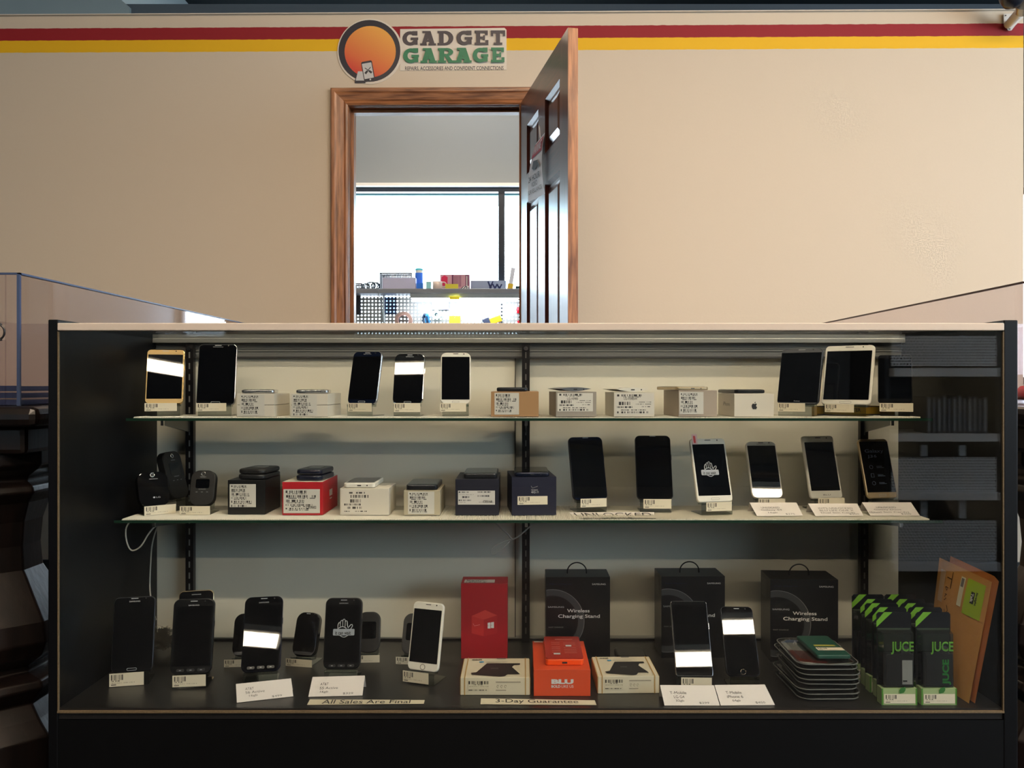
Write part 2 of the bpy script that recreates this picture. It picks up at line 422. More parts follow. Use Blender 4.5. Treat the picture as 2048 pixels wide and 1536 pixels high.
# ceiling lamps (fluorescent troffers), plus an added far row for fill
M_lamp = mat('warm_fluorescent_diffuser', (255, 230, 200), .5, em=62.0)
M_lframe = mat('lamp_frame', (220, 220, 215), .5)
def troffer(x0, x1, y, w=.11, z=ZC, label='', m=None):
    t = thing('ceiling_light', label, 'ceiling light', Matrix.Translation(((x0 + x1) / 2, y, z - .06)), 'fluorescent ceiling lights')
    h = (x1 - x0) / 2
    MB().box(-h - .02, h + .02, -w / 2 - .02, w / 2 + .02, .012, .06, M_lframe).build('housing', t)
    MB().box(-h, h, -w / 2, w / 2, 0, .012, m or M_lamp).build('diffuser', t)
for i in range(3):
    troffer(-1.9 + 1.75 * i, -.25 + 1.75 * i, -1.1, label='long fluorescent ceiling light above and behind the viewer, ' + ('left', 'middle', 'right')[i] + ' one of the row')
for i in range(3):  # added fill row, throws low light through the front glass onto the back panel
    troffer(-2.1 + 1.9 * i, -.4 + 1.9 * i, -3.4, label='added fluorescent fill light far behind the viewer, ' + ('left', 'middle', 'right')[i] + ' one of the row', m=mat('warm_added_fill_diffuser', (255, 230, 200), .5, em=48.0))
for i in range(2):
    troffer(-.5 + 1.9 * i, 1.1 + 1.9 * i, .8, label='fluorescent ceiling light over the display case, ' + ('nearer the door', 'nearer the right wall')[i], m=mat('warm_fluorescent_diffuser_near', (255, 230, 200), .5, em=76.0))
troffer(-1.2, .4, 5.0, label='fluorescent ceiling light over the back room', m=M_lamp)
# ---------------------------------------------------------------- doorway
M_oak = wood('oak_casing', (100, 58, 34), (182, 122, 80), .4, .2)
M_oakh = wood('oak_casing_head', (100, 58, 34), (182, 122, 80), .4, .2, 'X')
M_oakd = wood('dark_oak_door', (44, 18, 13), (86, 40, 28), .34, .45)
prof = [(0.0, .0), (0.0, .011), (.008, .015), (.016, .012), (.022, .016), (.046, .02), (.054, .024), (.066, .024), (.072, .017), (.072, 0)]
def casing(y0, sgn):
    m = MB()
    def pt(k, o, t):
        y = y0 - sgn * t
        return [(DX0 + .012 - o, y, 0), (DX0 + .012 - o, y, DZT - .012 + o), (DX1 - .012 + o, y, DZT - .012 + o), (DX1 - .012 + o, y, 0)][k]
    for k, mm in ((0, M_oak), (1, M_oakh), (2, M_oak)):
        vs = [pt(k, *q) for q in prof] + [pt(k + 1, *q) for q in prof]; n = len(prof)
        m.add(vs, [(i, i + 1, n + i + 1, n + i) for i in range(n - 1)] + [tuple(range(n)), tuple(range(n, 2 * n))], mm)
    return m
o = rotw(casing(YW, 1).build('trim_5')); struct(o, 'oak casing moulding around the doorway', 'door casing')
j = MB()
j.box(DX0, DX0 + .014, YW, YW + WT, 0, DZT, M_oak); j.box(DX1 - .014, DX1, YW, YW + WT, 0, DZT, M_oak); j.box(DX0, DX1, YW, YW + WT, DZT - .014, DZT, M_oakh)
j.box(DX0 + .014, DX0 + .026, YW + .045, YW + .09, 0, DZT - .014, M_oak); j.box(DX0 + .014, DX1 - .014, YW + .045, YW + .09, DZT - .026, DZT - .014, M_oakh)
o = rotw(j.build('trim_6')); struct(o, 'oak door jamb lining the doorway', 'door jamb')
# door leaf, open towards the viewer
ex = Vector((.158, -.76, 0)).normalized(); ez = Vector((0, 0, 1)); ey = ez.cross(ex)   # ey points to +x side
DM = frame(Vector((-.002, YW - .02, .008)), ex, ey, ez)
door = bpy.data.objects.new('door_1', None); C.objects.link(door); door.matrix_world = DM
struct(door, 'dark stained oak six panel door standing open', 'door')
W_, T_, H_ = .765, .035, 2.03
d = MB()
xs = [0, .115, .325, .435, .655, W_]; zs = [0, .22, .80, 1.0, 1.585, 1.70, 1.90, H_]
d.box(0, .115, 0, T_, 0, H_, M_oakd); d.box(.655, W_, 0, T_, 0, H_, M_oakd)
M_oakdh = wood('dark_oak_rail', (44, 18, 13), (86, 40, 28), .34, .45, 'X')
for a, b_ in ((0, .22), (.80, 1.0), (1.585, 1.70), (1.90, H_)): d.box(.115, .655, 0, T_, a, b_, M_oakdh)
for a, b_ in ((.22, .80), (1.0, 1.585), (1.70, 1.90)): d.box(.325, .435, 0, T_, a, b_, M_oakd)
d.box(W_ - .0005, W_ + .0015, 0.0005, T_ - .0005, 0, H_, M_oak)
d.build('door_frame', door)
for a, b_ in ((.22, .80), (1.0, 1.585), (1.70, 1.90)):
    for u0, u1 in ((.115, .325), (.435, .655)):
        p = MB()
        for s_, e_ in ((0, 1), (1, -1)):
            y0 = T_ * s_
            r = [[(u0, y0 + e_ * .001, a), (u1, y0 + e_ * .001, a), (u1, y0 + e_ * .001, b_), (u0, y0 + e_ * .001, b_)],
                 [(u0 + .012, y0 + e_ * .012, a + .012), (u1 - .012, y0 + e_ * .012, a + .012), (u1 - .012, y0 + e_ * .012, b_ - .012), (u0 + .012, y0 + e_ * .012, b_ - .012)],
                 [(u0 + .022, y0 + e_ * .012, a + .022), (u1 - .022, y0 + e_ * .012, a + .022), (u1 - .022, y0 + e_ * .012, b_ - .022), (u0 + .022, y0 + e_ * .012, b_ - .022)],
                 [(u0 + .045, y0 + e_ * .004, a + .045), (u1 - .045, y0 + e_ * .004, a + .045), (u1 - .045, y0 + e_ * .004, b_ - .045), (u0 + .045, y0 + e_ * .004, b_ - .045)]]
            p.loft(r, M_oakd, None, False); p.add(r[-1], [(0, 1, 2, 3)], M_oakd)
        p.build('door_panel', door)
m = MB()   # warning sign hanging on the door: curled card on a string
SM = DM
def sg(u, v):   # u along width 0..1, v height
    return DM @ Vector((.31 + .15 * u, -.006 - .012 * math.sin(v * 3.1) - .03 * (1 - v) * (1 - u) , 1.545 + .225 * v))
M_signw = mat('white_sign_card', (214, 214, 220), .4); M_signr = mat('red_sign_ink', (176, 24, 52), .4)
N = 8
for i in range(N):
    for k in range(2):
        v0, v1 = i / N, (i + 1) / N; u0, u1 = k / 2, (k + 1) / 2
        m.quad(sg(u0, v0), sg(u1, v0), sg(u1, v1), sg(u0, v1), M_signw)
def sgo(u, v): return sg(1 - u, v) + DM.to_3x3() @ Vector((0, -.002, 0))
def sgi(u, v): return sg(u, v) + DM.to_3x3() @ Vector((0, -.002, 0))
def sgj(u, v): return sg(u, v) + DM.to_3x3() @ Vector((0, -.004, 0))
for i in range(4): m.quad(sgi(.04, .72 + .06 * i), sgi(.96, .72 + .06 * i), sgi(.96, .78 + .06 * i), sgi(.04, .78 + .06 * i), M_signr)
rv = lambda f: (lambda u, v: f(1 - u, v))
m.text((sgj), 'WARNING', .1, .76, .9, .92, M_signw, .02)
m.text((sgj), '24 HOUR', .1, .30, .9, .40, M_ink, .02); m.text((sgj), 'VIDEO', .3, .20, .7, .28, M_ink, .01); m.text((sgj), 'SURVEILLANCE', .06, .10, .94, .17, M_grayink, .01)
m.poly(sgj, [(.35, .64), (.75, .60), (.72, .50), (.5, .46), (.3, .52)], M_ink); m.poly(sgj, [(.7, .58), (.9, .5), (.8, .44)], M_ink)
m.tube([sg(.5, 1), sg(.5, 1) + Vector((-.004, 0, .05))], .003, M_signw, 6)
tag(m.build('warning_sign', base=True), 'curled red and white surveillance warning card hanging on the open door', 'sign')
# ---------------------------------------------------------------- shop sign on the wall
cxs, czs = (739.5 - VX) / F * (YW), CZ + (VY - 102) / F * YW
S = YW / F
def sw(px, py, o=.003): return Vector(((px - VX) * S, YW - o, CZ + (VY - py) * S))
sign = thing('wall_sign', 'round orange emblem with charcoal and green slab lettering mounted on the striped wall', 'sign', Matrix.Translation((cxs, YW, czs)))
def sl(o): return lambda px, py: Vector(((px - 739.5) * S, -o, (102 - py) * S))
M_vin = mat('cream_vinyl', (224, 212, 196), .45)
def circ(cx, cy, r, n=48): return [(cx + r * math.cos(2 * math.pi * i / n), cy + r * math.sin(2 * math.pi * i / n)) for i in range(n)]
m = MB()
def slab(m, pts, o0, o1, mt):
    a = [sl(o0)(x, y) for x, y in pts]; b_ = [sl(o1)(x, y) for x, y in pts]
    m.loft([a, b_], mt)
slab(m, circ(739.5, 102, 65.5)[::-1], .0005, .003, M_vin)
slab(m, [(800, 57.5), (1009, 56), (1013, 60), (1013, 140), (800, 141)], .0005, .0028, M_vin)
m.build('backing', sign)
m = MB(); n = 48
a = circ(738.5, 101, 62); b_ = circ(740, 102.5, 51.5)
m.add([sl(.0036)(*p) for p in a] + [sl(.0036)(*p) for p in b_], [(i, (i + 1) % n, n + (i + 1) % n, n + i) for i in range(n)], mat('dark_slate_vinyl', (44, 42, 52), .4))
m.build('emblem_ring', sign)
M_sun = mat('orange_sunburst', (230, 120, 60), .45)
B = NB(M_sun); nt = M_sun.node_tree; tc = nt.nodes.new('ShaderNodeTexCoord'); x_, y_, z_ = B.sep(tc.outputs['Object'])
g_ = B.op('MULTIPLY_ADD', z_, 4.0, B.op('MULTIPLY_ADD', x_, 2.2, .45)); g2 = nt.nodes.new('ShaderNodeClamp'); nt.links.new(g_, g2.inputs[0])
nt.links.new(B.mix(g2.outputs[0], L3((214, 70, 52)), L3((244, 176, 78))), nt.nodes['Principled BSDF'].inputs['Base Color'])
m = MB(); m.add([sl(.0034)(*p) for p in circ(740, 102.5, 51.8)], [tuple(range(48))[::-1]], M_sun); m.build('emblem_disc', sign)
# two phones with crossed screwdrivers in front of the ring
def rot2(pts, cx, cy, a):
    c, s_ = math.cos(R(a)), math.sin(R(a)); return [(cx + x * c - y * s_, cy + x * s_ + y * c) for x, y in pts]
m = MB()
M_sl = mat('dark_slate_vinyl', (44, 42, 52))
M_scr = mat('silver_print', (200, 198, 196), .4)
slab(m, [(717, 145), (727, 145), (731, 161), (730.5, 165.5), (709, 165.5), (709, 160)][::-1], .0036, .0042, M_sl)
slab(m, [(715.5, 142), (729, 142), (730, 160.5), (711, 160.5)][::-1], .0042, .0046, M_scr)
slab(m, rot2(rrect(22, 41, 3), 736, 142, -10)[::-1], .0046, .0052, M_sl)
slab(m, rot2(rrect(19, 31, 1), 735.6, 141, -10)[::-1], .0052, .0056, M_scr)
slab(m, circ(740.5, 158.5, 1.7, 12)[::-1], .0056, .006, M_scr)
for a_ in (40, -55):
    slab(m, rot2([(-.7, -8), (.7, -8), (.7, 2), (-.7, 2)], 736, 140, a_), .0058, .0062, M_sl)
    slab(m, rot2([(-1.9, 2), (1.9, 2), (2.2, 9), (-2.2, 9)], 736, 140, a_), .0058, .0063, M_sl)
m.build('emblem_phones', sign)
# slab lettering
def arcs(cx, cy, rx, ry, a0, a1, n=10): return [(cx + rx * math.cos(R(a0 + (a1 - a0) * i / n)), cy + ry * math.sin(R(a0 + (a1 - a0) * i / n))) for i in range(n + 1)]
def band(o, i_): return [(o[k], o[k + 1], i_[k + 1], i_[k]) for k in range(len(o) - 1)]
LET = {}
Q = lambda x0, y0, x1, y1: [(x0, y0), (x1, y0), (x1, y1), (x0, y1)]
LET['G'] = band(arcs(.5, .5, .5, .5, 50, 335, 18), arcs(.5, .5, .22, .27, 50, 335, 18)) + [Q(.62, .70, .95, 1.0), Q(.52, .38, 1.0, .56), Q(.72, .06, .96, .4)]
LET['A'] = [[(.36, 1), (.66, 1), (.38, .1), (.1, .1)], [(.34, 1), (.66, 1), (.92, .1), (.60, .1)], Q(.28, .24, .74, .40), Q(0, 0, .42, .15), Q(.52, 0, 1.0, .15), Q(.14, .86, .6, 1)]
LET['D'] = [Q(0, 0, .45, .17), Q(0, .83, .45, 1), Q(.1, 0, .38, 1)] + band(arcs(.45, .5, .53, .5, -90, 90, 12), arcs(.45, .5, .24, .32, -90, 90, 12))
LET['E'] = [Q(0, 0, .95, .17), Q(0, .83, .92, 1), Q(.12, 0, .4, 1), Q(.4, .42, .68, .58), Q(.76, 0, .98, .34), Q(.74, .68, .94, 1), Q(.6, .33, .74, .67)]
LET['T'] = [Q(0, .82, 1, 1), Q(.36, 0, .64, 1), Q(.2, 0, .8, .16), Q(0, .6, .17, 1), Q(.83, .6, 1, 1)]
LET['R'] = [Q(0, 0, .5, .16), Q(0, .84, .5, 1), Q(.1, 0, .38, 1), [(.42, .46), (.66, .46), (.9, .1), (.6, .1)], Q(.62, 0, 1, .16)] + band(arcs(.5, .72, .42, .28, -90, 90, 10), arcs(.5, .72, .15, .13, -90, 90, 10)) + [Q(.3, .44, .5, .6)]
M_gchar = mat('charcoal_letters', (74, 66, 70), .45); M_ggreen = mat('green_letters', (46, 122, 84), .45)
m = MB()
_k = [0]
def word(wd, xs_, y0, y1, mt):
    for ch, (x0, x1) in zip(wd, xs_):
        for q in LET[ch]:
            _k[0] += .00006
            m.add([sl(.0034 + _k[0])(x0 + u * (x1 - x0), y1 + (y0 - y1) * v) for u, v in q], [tuple(range(len(q)))], mt)
Z5 = lambda a, b_: (640 + a / 5.12, 640 + b_ / 5.12)
word('GADGET', [Z5(843, 1006), Z5(1025, 1188), Z5(1203, 1370), Z5(1398, 1560), Z5(1583, 1728), Z5(1750, 1897)], 62, 91, M_gchar)
word('GARAGE', [Z5(852, 1015), Z5(1030, 1198), Z5(1208, 1380), Z5(1378, 1555), Z5(1565, 1725), Z5(1752, 1893)], 97, 126.5, M_ggreen)
fs = lambda u, v: sl(.0034)(810 + u * 197, 140 + (132.5 - 140) * v)
m.text(fs, 'REPAIRS, ACCESSORIES AND CONFIDENT CONNECTIONS', 0, -.2, 1, 1, M_sl, .012)
m.build('lettering', sign)
sign.matrix_world = RW @ sign.matrix_world
# ---------------------------------------------------------------- camera bracket at the top right
m = thing('security_camera', 'white metal bracket with a dark dome camera at the top right of the wall', 'security camera', Matrix.Translation(P(2008, 50, YW - .01)))
M_bw = mat('bracket_white', (215, 208, 200), .35)
def pb(px, py, dy=0): return P(px, py, YW - .02 - dy) - Vector(P(2008, 50, YW - .01))
q = MB(); pts = [(2001, 33), (2034, 31), (2040, 40), (2024, 56), (2016, 66), (2010, 66), (2001, 54)]
q.loft([[pb(x, y, -.012) for x, y in pts][::-1], [pb(x, y, -.004) for x, y in pts][::-1]], M_bw)
for x, y in ((2005, 36), (2013, 63)): q.cyl(pb(x, y, -.006), pb(x, y, .0), .0022, M_blackmetal)
q.build('wall_plate', m)
q = MB(); q.cyl(pb(2009, 55, 0), pb(2040, 22, .13), .016, M_bw, 14, .02); q.cyl(pb(2040, 28, .12), pb(2041, 14, .15), .028, mat('brushed_bracket', (170, 165, 155), .3, .7), 16); q.build('arm', m)
q = MB(); q.lathe([(.004, -.05), (.03, -.044), (.045, -.02), (.05, 0), (.05, .04), (.04, .07)], mat('dark_camera_plastic', (24, 26, 36), .3), Matrix.Translation(pb(2019, -4, .16)), 20); q.build('dome', m)
m.matrix_world = RW @ m.matrix_world
# ================================================================= BACK ROOM BENCH
YS = 5.82
zs_ = CZ + 193 / F * YS
M_bgrey = mat('bench_grey_steel', (128, 132, 142), .45, .2)
o = MB().box(-2.0, .12, YS, YB - .06, zs_ - .032, zs_, M_bgrey).build('bench_shelf', base=True, bevel=.003); tag(o, 'grey steel shelf below the back room window', 'shelf')
YP = YB - .09
M_wb = mat('workbench_grey', (120, 120, 124), .5)
tag(MB().box(-2.0, .14, 5.45, YB - .03, .86, .90, M_wb).box(-1.95, -1.87, 5.5, 5.58, 0, .86, M_wb).box(.04, .12, 5.5, 5.58, 0, .86, M_wb).box(-1.95, -1.87, YB - .12, YB - .04, 0, .86, M_wb).box(.04, .12, YB - .12, YB - .04, 0, .86, M_wb).build('workbench', base=True), 'grey workbench below the pegboard in the back room', 'workbench')
M_peg = mat('pegboard', (160, 164, 164), .5)
B = NB(M_peg); nt = M_peg.node_tree; tc = nt.nodes.new('ShaderNodeTexCoord'); x_, y_, z_ = B.sep(tc.outputs['Object'])
fx = B.op('SUBTRACT', B.op('FRACT', B.op('DIVIDE', x_, .0254)), .5); fz = B.op('SUBTRACT', B.op('FRACT', B.op('DIVIDE', z_, .0254)), .5)
hole = B.op('LESS_THAN', B.op('ADD', B.op('MULTIPLY', fx, fx), B.op('MULTIPLY', fz, fz)), .062)
pr = nt.nodes['Principled BSDF']; nt.links.new(B.op('SUBTRACT', 1.0, hole), pr.inputs['Alpha'])
o = MB().box(-2.0, .12, YP, YP + .004, .90, zs_ - .036, M_peg).build('pegboard', base=True); tag(o, 'pale grey pegboard hung with tools under the bench shelf', 'pegboard')
def BP(px, py, D=None): return P(px, py, D or (YS + .1))
def bthing(mb, name, label, cat, group=None, bevel=0): return tag(mb.build(name, base=True, bevel=bevel), label, cat, group)
def bbox(px0, px1, py0, py1, D, dp, m):
    a = P(px0, py1, D); b_ = P(px1, py0, D); return MB().box(a.x, b_.x, D, D + dp, a.z, b_.z, m)
YT = YS + .03
t = thing('bench_lamp', 'white fluorescent bench lamp mounted under the back room shelf', 'lamp', Matrix.Translation((P(930, 591, YS + .05).x, YS + .05, zs_ - .032 - .0305)))
hw = (1037 - 820) / 2 / F * (YS + .05)
MB().box(-hw, hw, -.03, .05, .0, .03, mat('lamp_housing', (200, 204, 206), .4)).build('housing', t)
MB().box(-hw + .01, hw - .01, -.025, .04, -.018, 0, mat('cool_tube', (240, 248, 255), .5, em=24)).build('tube', t)
# items standing on the bench shelf
zt = zs_
def zs_item(px0, px1, pyt, D, dp, m):
    a = P(px0, 0, D).x; b_ = P(px1, 0, D).x; return MB().box(a, b_, D, D + dp, zt, P(0, pyt, D).z, m)
M_bk = mat('basket_black', (36, 38, 58), .5)
def basket(px0, px1, pyt, pyb, D, dp, label):
    x0, x1 = P(px0, 0, D).x, P(px1, 0, D).x; z1 = P(0, pyt, D).z; z0 = zt + .001
    m = MB(); n = int((px1 - px0) / 3.2)
    m.box(x0, x1, D, D + .006, z1 - .008, z1, M_bk); m.box(x0, x1, D + dp, D + dp + .006, z1 - .008, z1, M_bk); m.box(x0, x1, D, D + dp, z0, z0 + .006, M_bk)
    m.box(x0, x0 + .006, D, D + dp, z0, z1, M_bk); m.box(x1 - .006, x1, D, D + dp, z0, z1, M_bk)
    for i in range(n + 1):
        x = x0 + (x1 - x0 - .004) * i / n
        m.box(x, x + .005, D, D + .004, z0, z1, M_bk); m.box(x, x + .005, D + dp, D + dp + .004, z0, z1, M_bk)
    return bthing(m, 'wire_basket', label, 'basket')
basket(700, 723, 566, 576, YT, .1, 'low black slatted basket at the left end of the bench shelf')
basket(759, 823, 545, 576, YT + .09, .1, 'tall black slatted basket behind the lilac white box on the bench shelf')
bthing(zs_item(765, 831, 555, YT, .07, mat('lilac_box', (190, 192, 225), .6)), 'storage_box', 'plain white box in front of the black slatted basket', 'box')
for i, (px, r_) in enumerate(((730, .02), (740, .026), (749, .024))):
    m = MB(); c_ = BP(px, 569, YT + .05); c_.z = zt + r_ + .004
    for k in range(3):
        m.torus((0, 0, 0), r_, .0035, mat('cable_dark', (52, 66, 80), .4), Matrix.Translation(c_ + Vector((.006 * k, .008 * k, 0))) @ Matrix.Rotation(R(70 + 14 * k), 4, 'X') @ Matrix.Rotation(R(20 * k), 4, 'Y'))
    bthing(m, 'cable_coil', 'coiled dark cable on the bench shelf, ' + ('beside the low basket', 'middle of the three coils', 'touching the white box')[i], 'cable', 'coiled cables')
t = thing('wipes_canister', 'blue and white wipes canister standing behind the bench shelf clutter', 'canister', Matrix.Translation((P(838, 0, YT + .11).x, YT + .12, zt)))
rr = 8 / F * 5.96
MB().lathe([(rr, 0), (rr, .125)], mat('canister_blue', (60, 120, 225), .4)).build('body', t)
MB().lathe([(rr, .125), (rr, .143)], M_white).lathe([(rr + .001, .143), (rr + .001, .153), (rr - .006, .157)], mat('teal_lid', (60, 185, 205), .4)).build('lid', t)
m = zs_item(833, 846, 566, YT + .01, .04, mat('bright_blue', (40, 120, 230), .4)); bthing(m, 'glue_bottle', 'small bright blue bottle in front of the canister', 'bottle')
m = zs_item(852, 862, 563, YT + .02, .04, mat('aqua', (150, 215, 225), .4)); bthing(m, 'tape_dispenser', 'pale aqua dispenser left of the cream mug', 'dispenser')
t = thing('mug', 'cream mug with dark handle on the bench shelf', 'mug', Matrix.Translation((P(875, 0, YT + .03).x, YT + .03, zt)))
MB().lathe([(.030, 0), (.033, .01), (.034, .055), (.031, .055), (.03, .012), (.001, .01)], mat('cream_ceramic', (215, 200, 195), .3)).build('body', t)
MB().torus((0, 0, 0), .018, .004, mat('cream_ceramic', (215, 200, 195)), Matrix.Translation((.042, 0, .033)) @ Matrix.Rotation(R(90), 4, 'X')).build('handle', t)
m = zs_item(880, 939, 549, YT + .1, .08, mat('red_white_box', (196, 150, 170), .5)); D_ = YT + .098
f = bil(P(880, 576, D_), P(939, 576, D_), P(939, 549, D_), P(880, 549, D_), .0)
m.poly(f, [(.03, .2), (.05, .8), (.15, .95), (.26, .8), (.25, .3), (.15, .15)], mat('crimson', (200, 30, 80), .5)); m.rect(f, .4, .05, .46, .98, mat('plum', (110, 50, 90), .5))
for k in range(5): m.rect(f, .49 + .05 * k, .1, .51 + .05 * k, .92, mat('plum', (110, 50, 90)))
m.rect(f, .86, 0, .97, 1, mat('plum', (110, 50, 90))); m.rect(f, .89, .1, .93, .9, M_whiteink)
bthing(m, 'cereal_box', 'red and lilac printed carton lying on its side behind the mug', 'box')
bthing(zs_item(890.5, 916, 568, YT - .0, .02, mat('yellow_tag', (214, 205, 70), .5)), 'yellow_note', 'yellow folded tag on the shelf edge right of the mug', 'tag')
m = MB(); c_ = BP(930, 572, YT + .04); c_.z = zt + .006
for k in range(6):
    a_ = random.uniform(0, 6.28); m.tube([c_ + Vector((-.03 + .01 * k, .01 * math.sin(a_), 0)), c_ + Vector((.004 * k, .02, .02)), c_ + Vector((.03 - .003 * k, 0, .001))], .0035, [mat('navy_tool', (40, 48, 80), .4), M_white][k % 2], 6)
bthing(m, 'hand_tools', 'small jumble of dark and white hand tools below the printed carton', 'tools')
bthing(zs_item(941, 1012, 561, YT + .13, .05, mat('steel_blue_box', (150, 165, 195), .5)), 'storage_box', 'long low blue grey box behind the dark clamps', 'box')
for i, (px, h_) in enumerate(((981, .06), (990, .042), (999, .04))):
    m = MB(); x = P(px, 0, YT + .06).x; y = YT + .06; mm = mat('navy_clamp', (28, 40, 92), .4)
    m.box(x - .008, x + .008, y - .006, y + .006, zt, zt + h_ * .6, mm)
    for s_ in (-1, 1): m.cyl((x + s_ * .004, y, zt + h_ * .45), (x + s_ * .016, y, zt + h_), .006, mm, 8)
    bthing(m, 'spring_clamp', 'small navy spring clamp on the bench shelf, ' + ('tallest and leftmost', 'middle one', 'rightmost')[i], 'clamp', 'navy clamps')
t = thing('paper_strip', 'white and yellow paper strip leaning at the right end of the bench shelf', 'strip', Matrix.Translation((P(1020, 0, YT - .02).x, YT - .02, zt)) @ Matrix.Rotation(R(9), 4, 'Y'))
MB().box(-.019, .019, 0, .01, -.012, .035, mat('yellow_strip', (224, 190, 60), .5)).build('yellow_end', t)
MB().box(-.014, .014, .001, .008, .035, .145, mat('white_strip', (215, 222, 240), .5)).build('strip', t)
bthing(zs_item(1031, 1041, 572, YT + .02, .05, mat('dark_teal', (20, 70, 80), .5)), 'tape_roll', 'dark teal roll beside the doorway edge', 'roll')
# items hung on the pegboard
YG = YP - .008
def hung(name, label, cat, px0, px1, py0, py1, m, d=.012, bevel=.002, D=None):
    D = D or YG; a = P(px0, py1, D); b_ = P(px1, py0, D)
    return bthing(MB().box(a.x, b_.x, D - d, D + .008, a.z, b_.z, m), name, label, cat, bevel=bevel)
hung('tool_pouch', 'black pouch hanging at the left of the pegboard', 'pouch', 701, 722, 587, 630, mat('navy_pouch', (16, 20, 36), .6), .03)
m = MB(); m.tube([P(768, 582, YG), P(767.5, 610, YG), P(768.5, 660, YG)], .008, mat('white_cable', (240, 248, 250), .4)); bthing(m, 'white_cable', 'thick white cable hanging straight down the pegboard', 'cable')
m = MB(); m.tube([P(752, 566, YS - .01), P(757, 585, YS - .01), P(764, 620, YG - .03), P(767, 660, YG - .03)], .0035, mat('grey_cord', (150, 158, 160), .5), 6); bthing(m, 'grey_cord', 'thin grey cord trailing from the bench shelf', 'cord')
hung('zip_bag', 'clear blue tinted bag hanging beside the white cable', 'bag', 771, 793, 595, 628, clear('blue_bag', (120, 150, 190)), .01)
def ring(px, py, r0, r1, label, mt, mi, nm='tape_roll'):
    m = MB(); c_ = P(px, py, YG - .03); s_ = YG / F
    Mx = Matrix.Translation(c_) @ Matrix.Rotation(R(90), 4, 'X')
    n = 28; R0, R1 = r0 * s_, r1 * s_
    m.loft([[(r * math.cos(2 * math.pi * i / n), r * math.sin(2 * math.pi * i / n), z) for i in range(n)] for r, z in ((R0, -.02), (R0, .02), (R1, .02), (R1, -.02), (R0, -.02))], mt, Mx, False)
    m.loft([[(r * math.cos(2 * math.pi * i / n), r * math.sin(2 * math.pi * i / n), z) for i in range(n)] for r, z in ((R1 + .004, .0205), (R1, .0205), (R1, -.02))], mi, Mx, False)
    bthing(m, nm, label, 'tape')
ring(807.5, 641, 17.5, 10.5, 'roll of brown packing tape on the pegboard', mat('brown_tape', (165, 132, 120), .5), mat('pink_core', (220, 170, 165), .5))
ring(873, 629.5, 9, 2.2, 'small mint green tape roll on the pegboard', mat('mint_tape', (190, 225, 210), .5), mat('dark_teal', (20, 70, 80)))
hung('foil_bag', 'silvery crinkled antistatic bag on the pegboard', 'bag', 864, 898, 597, 620, mat('antistatic_film', (165, 160, 185), .3, .3, bump=.8, bscale=60), .01)
hung('yellow_note', 'bright yellow note stuck below the bench lamp', 'note', 899, 919, 592.5, 599, mat('yellow_note', (245, 235, 60), .5), .003, D=YS + .0)
hung('yellow_pouch', 'yellow orange pouch on a hook low on the pegboard', 'pouch', 899, 920.5, 632, 652, mat('amber', (225, 175, 40), .5), .02)
m = MB(); m.tube([P(905, 627, YG), P(909.5, 628, YG - .02), P(914, 627, YG)], .002, M_steel, 6); m.tube([P(909.5, 626, YG), P(909.5, 636, YG - .02)], .002, M_steel, 6); bthing(m, 'peg_hook', 'steel hook holding the yellow pouch', 'hook')
for i, px in enumerate((846, 851)):
    m = MB(); mm = mat('navy_handle', (20, 50, 80), .4) if i == 0 else mat('sky_blue_handle', (60, 140, 210), .4)
    m.tube([P(px, 633, YG), P(px + 4, 629, YG), P(px + 7, 640, YG), P(px + 10, 655, YG)], .008, mm, 8); m.tube([P(px, 633, YG), P(px + 1, 645, YG), P(px + 8, 652, YG)], .006, mm, 8)
    bthing(m, 'scissors', ('navy handled scissors', 'sky blue handled cutters')[i] + ' hanging on the pegboard', 'scissors')
for px0, px1, mm, nm in ((966, 980, mat('slate_tool', (50, 58, 80), .4), 'slate'), (980, 1003, mat('yellow_tool', (240, 175, 30), .4), 'yellow')):
    m = MB(); c_ = P((px0 + px1) / 2, 640 + (3 if nm == 'slate' else 0), YG - .011); h_ = (px1 - px0) / 2 * YG / F
    m.box(-h_, h_, -.02, .02, -.022, .022, mm, Matrix.Translation(c_) @ Matrix.Rotation(R(-20), 4, 'Y')); bthing(m, 'power_tool', nm + ' half of the boxy tool leaning low on the pegboard', 'tool', bevel=.003)
t = thing('screwdriver', 'red handled screwdriver at the right end of the pegboard', 'screwdriver', Matrix.Translation(P(1037, 630, YG - .006)))
MB().lathe([(.006, .01), (.014, .014), (.015, .05), (.01, .054)], mat('red_handle', (220, 24, 48), .35)).build('handle', t); MB().lathe([(.004, -.06), (.004, .01)], M_steel, None, 10).build('shaft', t)
MB().lathe([(.006, -.07), (.008, -.06), (.008, -.04)], mat('red_handle', (220, 24, 48)), None, 10).build('tip_guard', t)
for i, px in enumerate((717, 740, 752, 781, 805)):
    m = MB(); a = P(px - 6, 586, YG); b_ = P(px + 6, 586, YG)
    m.tube([a + Vector((0, 0, .01)), a, b_, b_ + Vector((0, 0, .01))], .0018, M_chrome, 6)
    bthing(m, 'peg_hook', 'white wire hook just under the bench shelf, ' + ('first', 'second', 'third', 'fourth', 'fifth')[i] + ' from the left', 'hook', 'wire hooks on the pegboard')
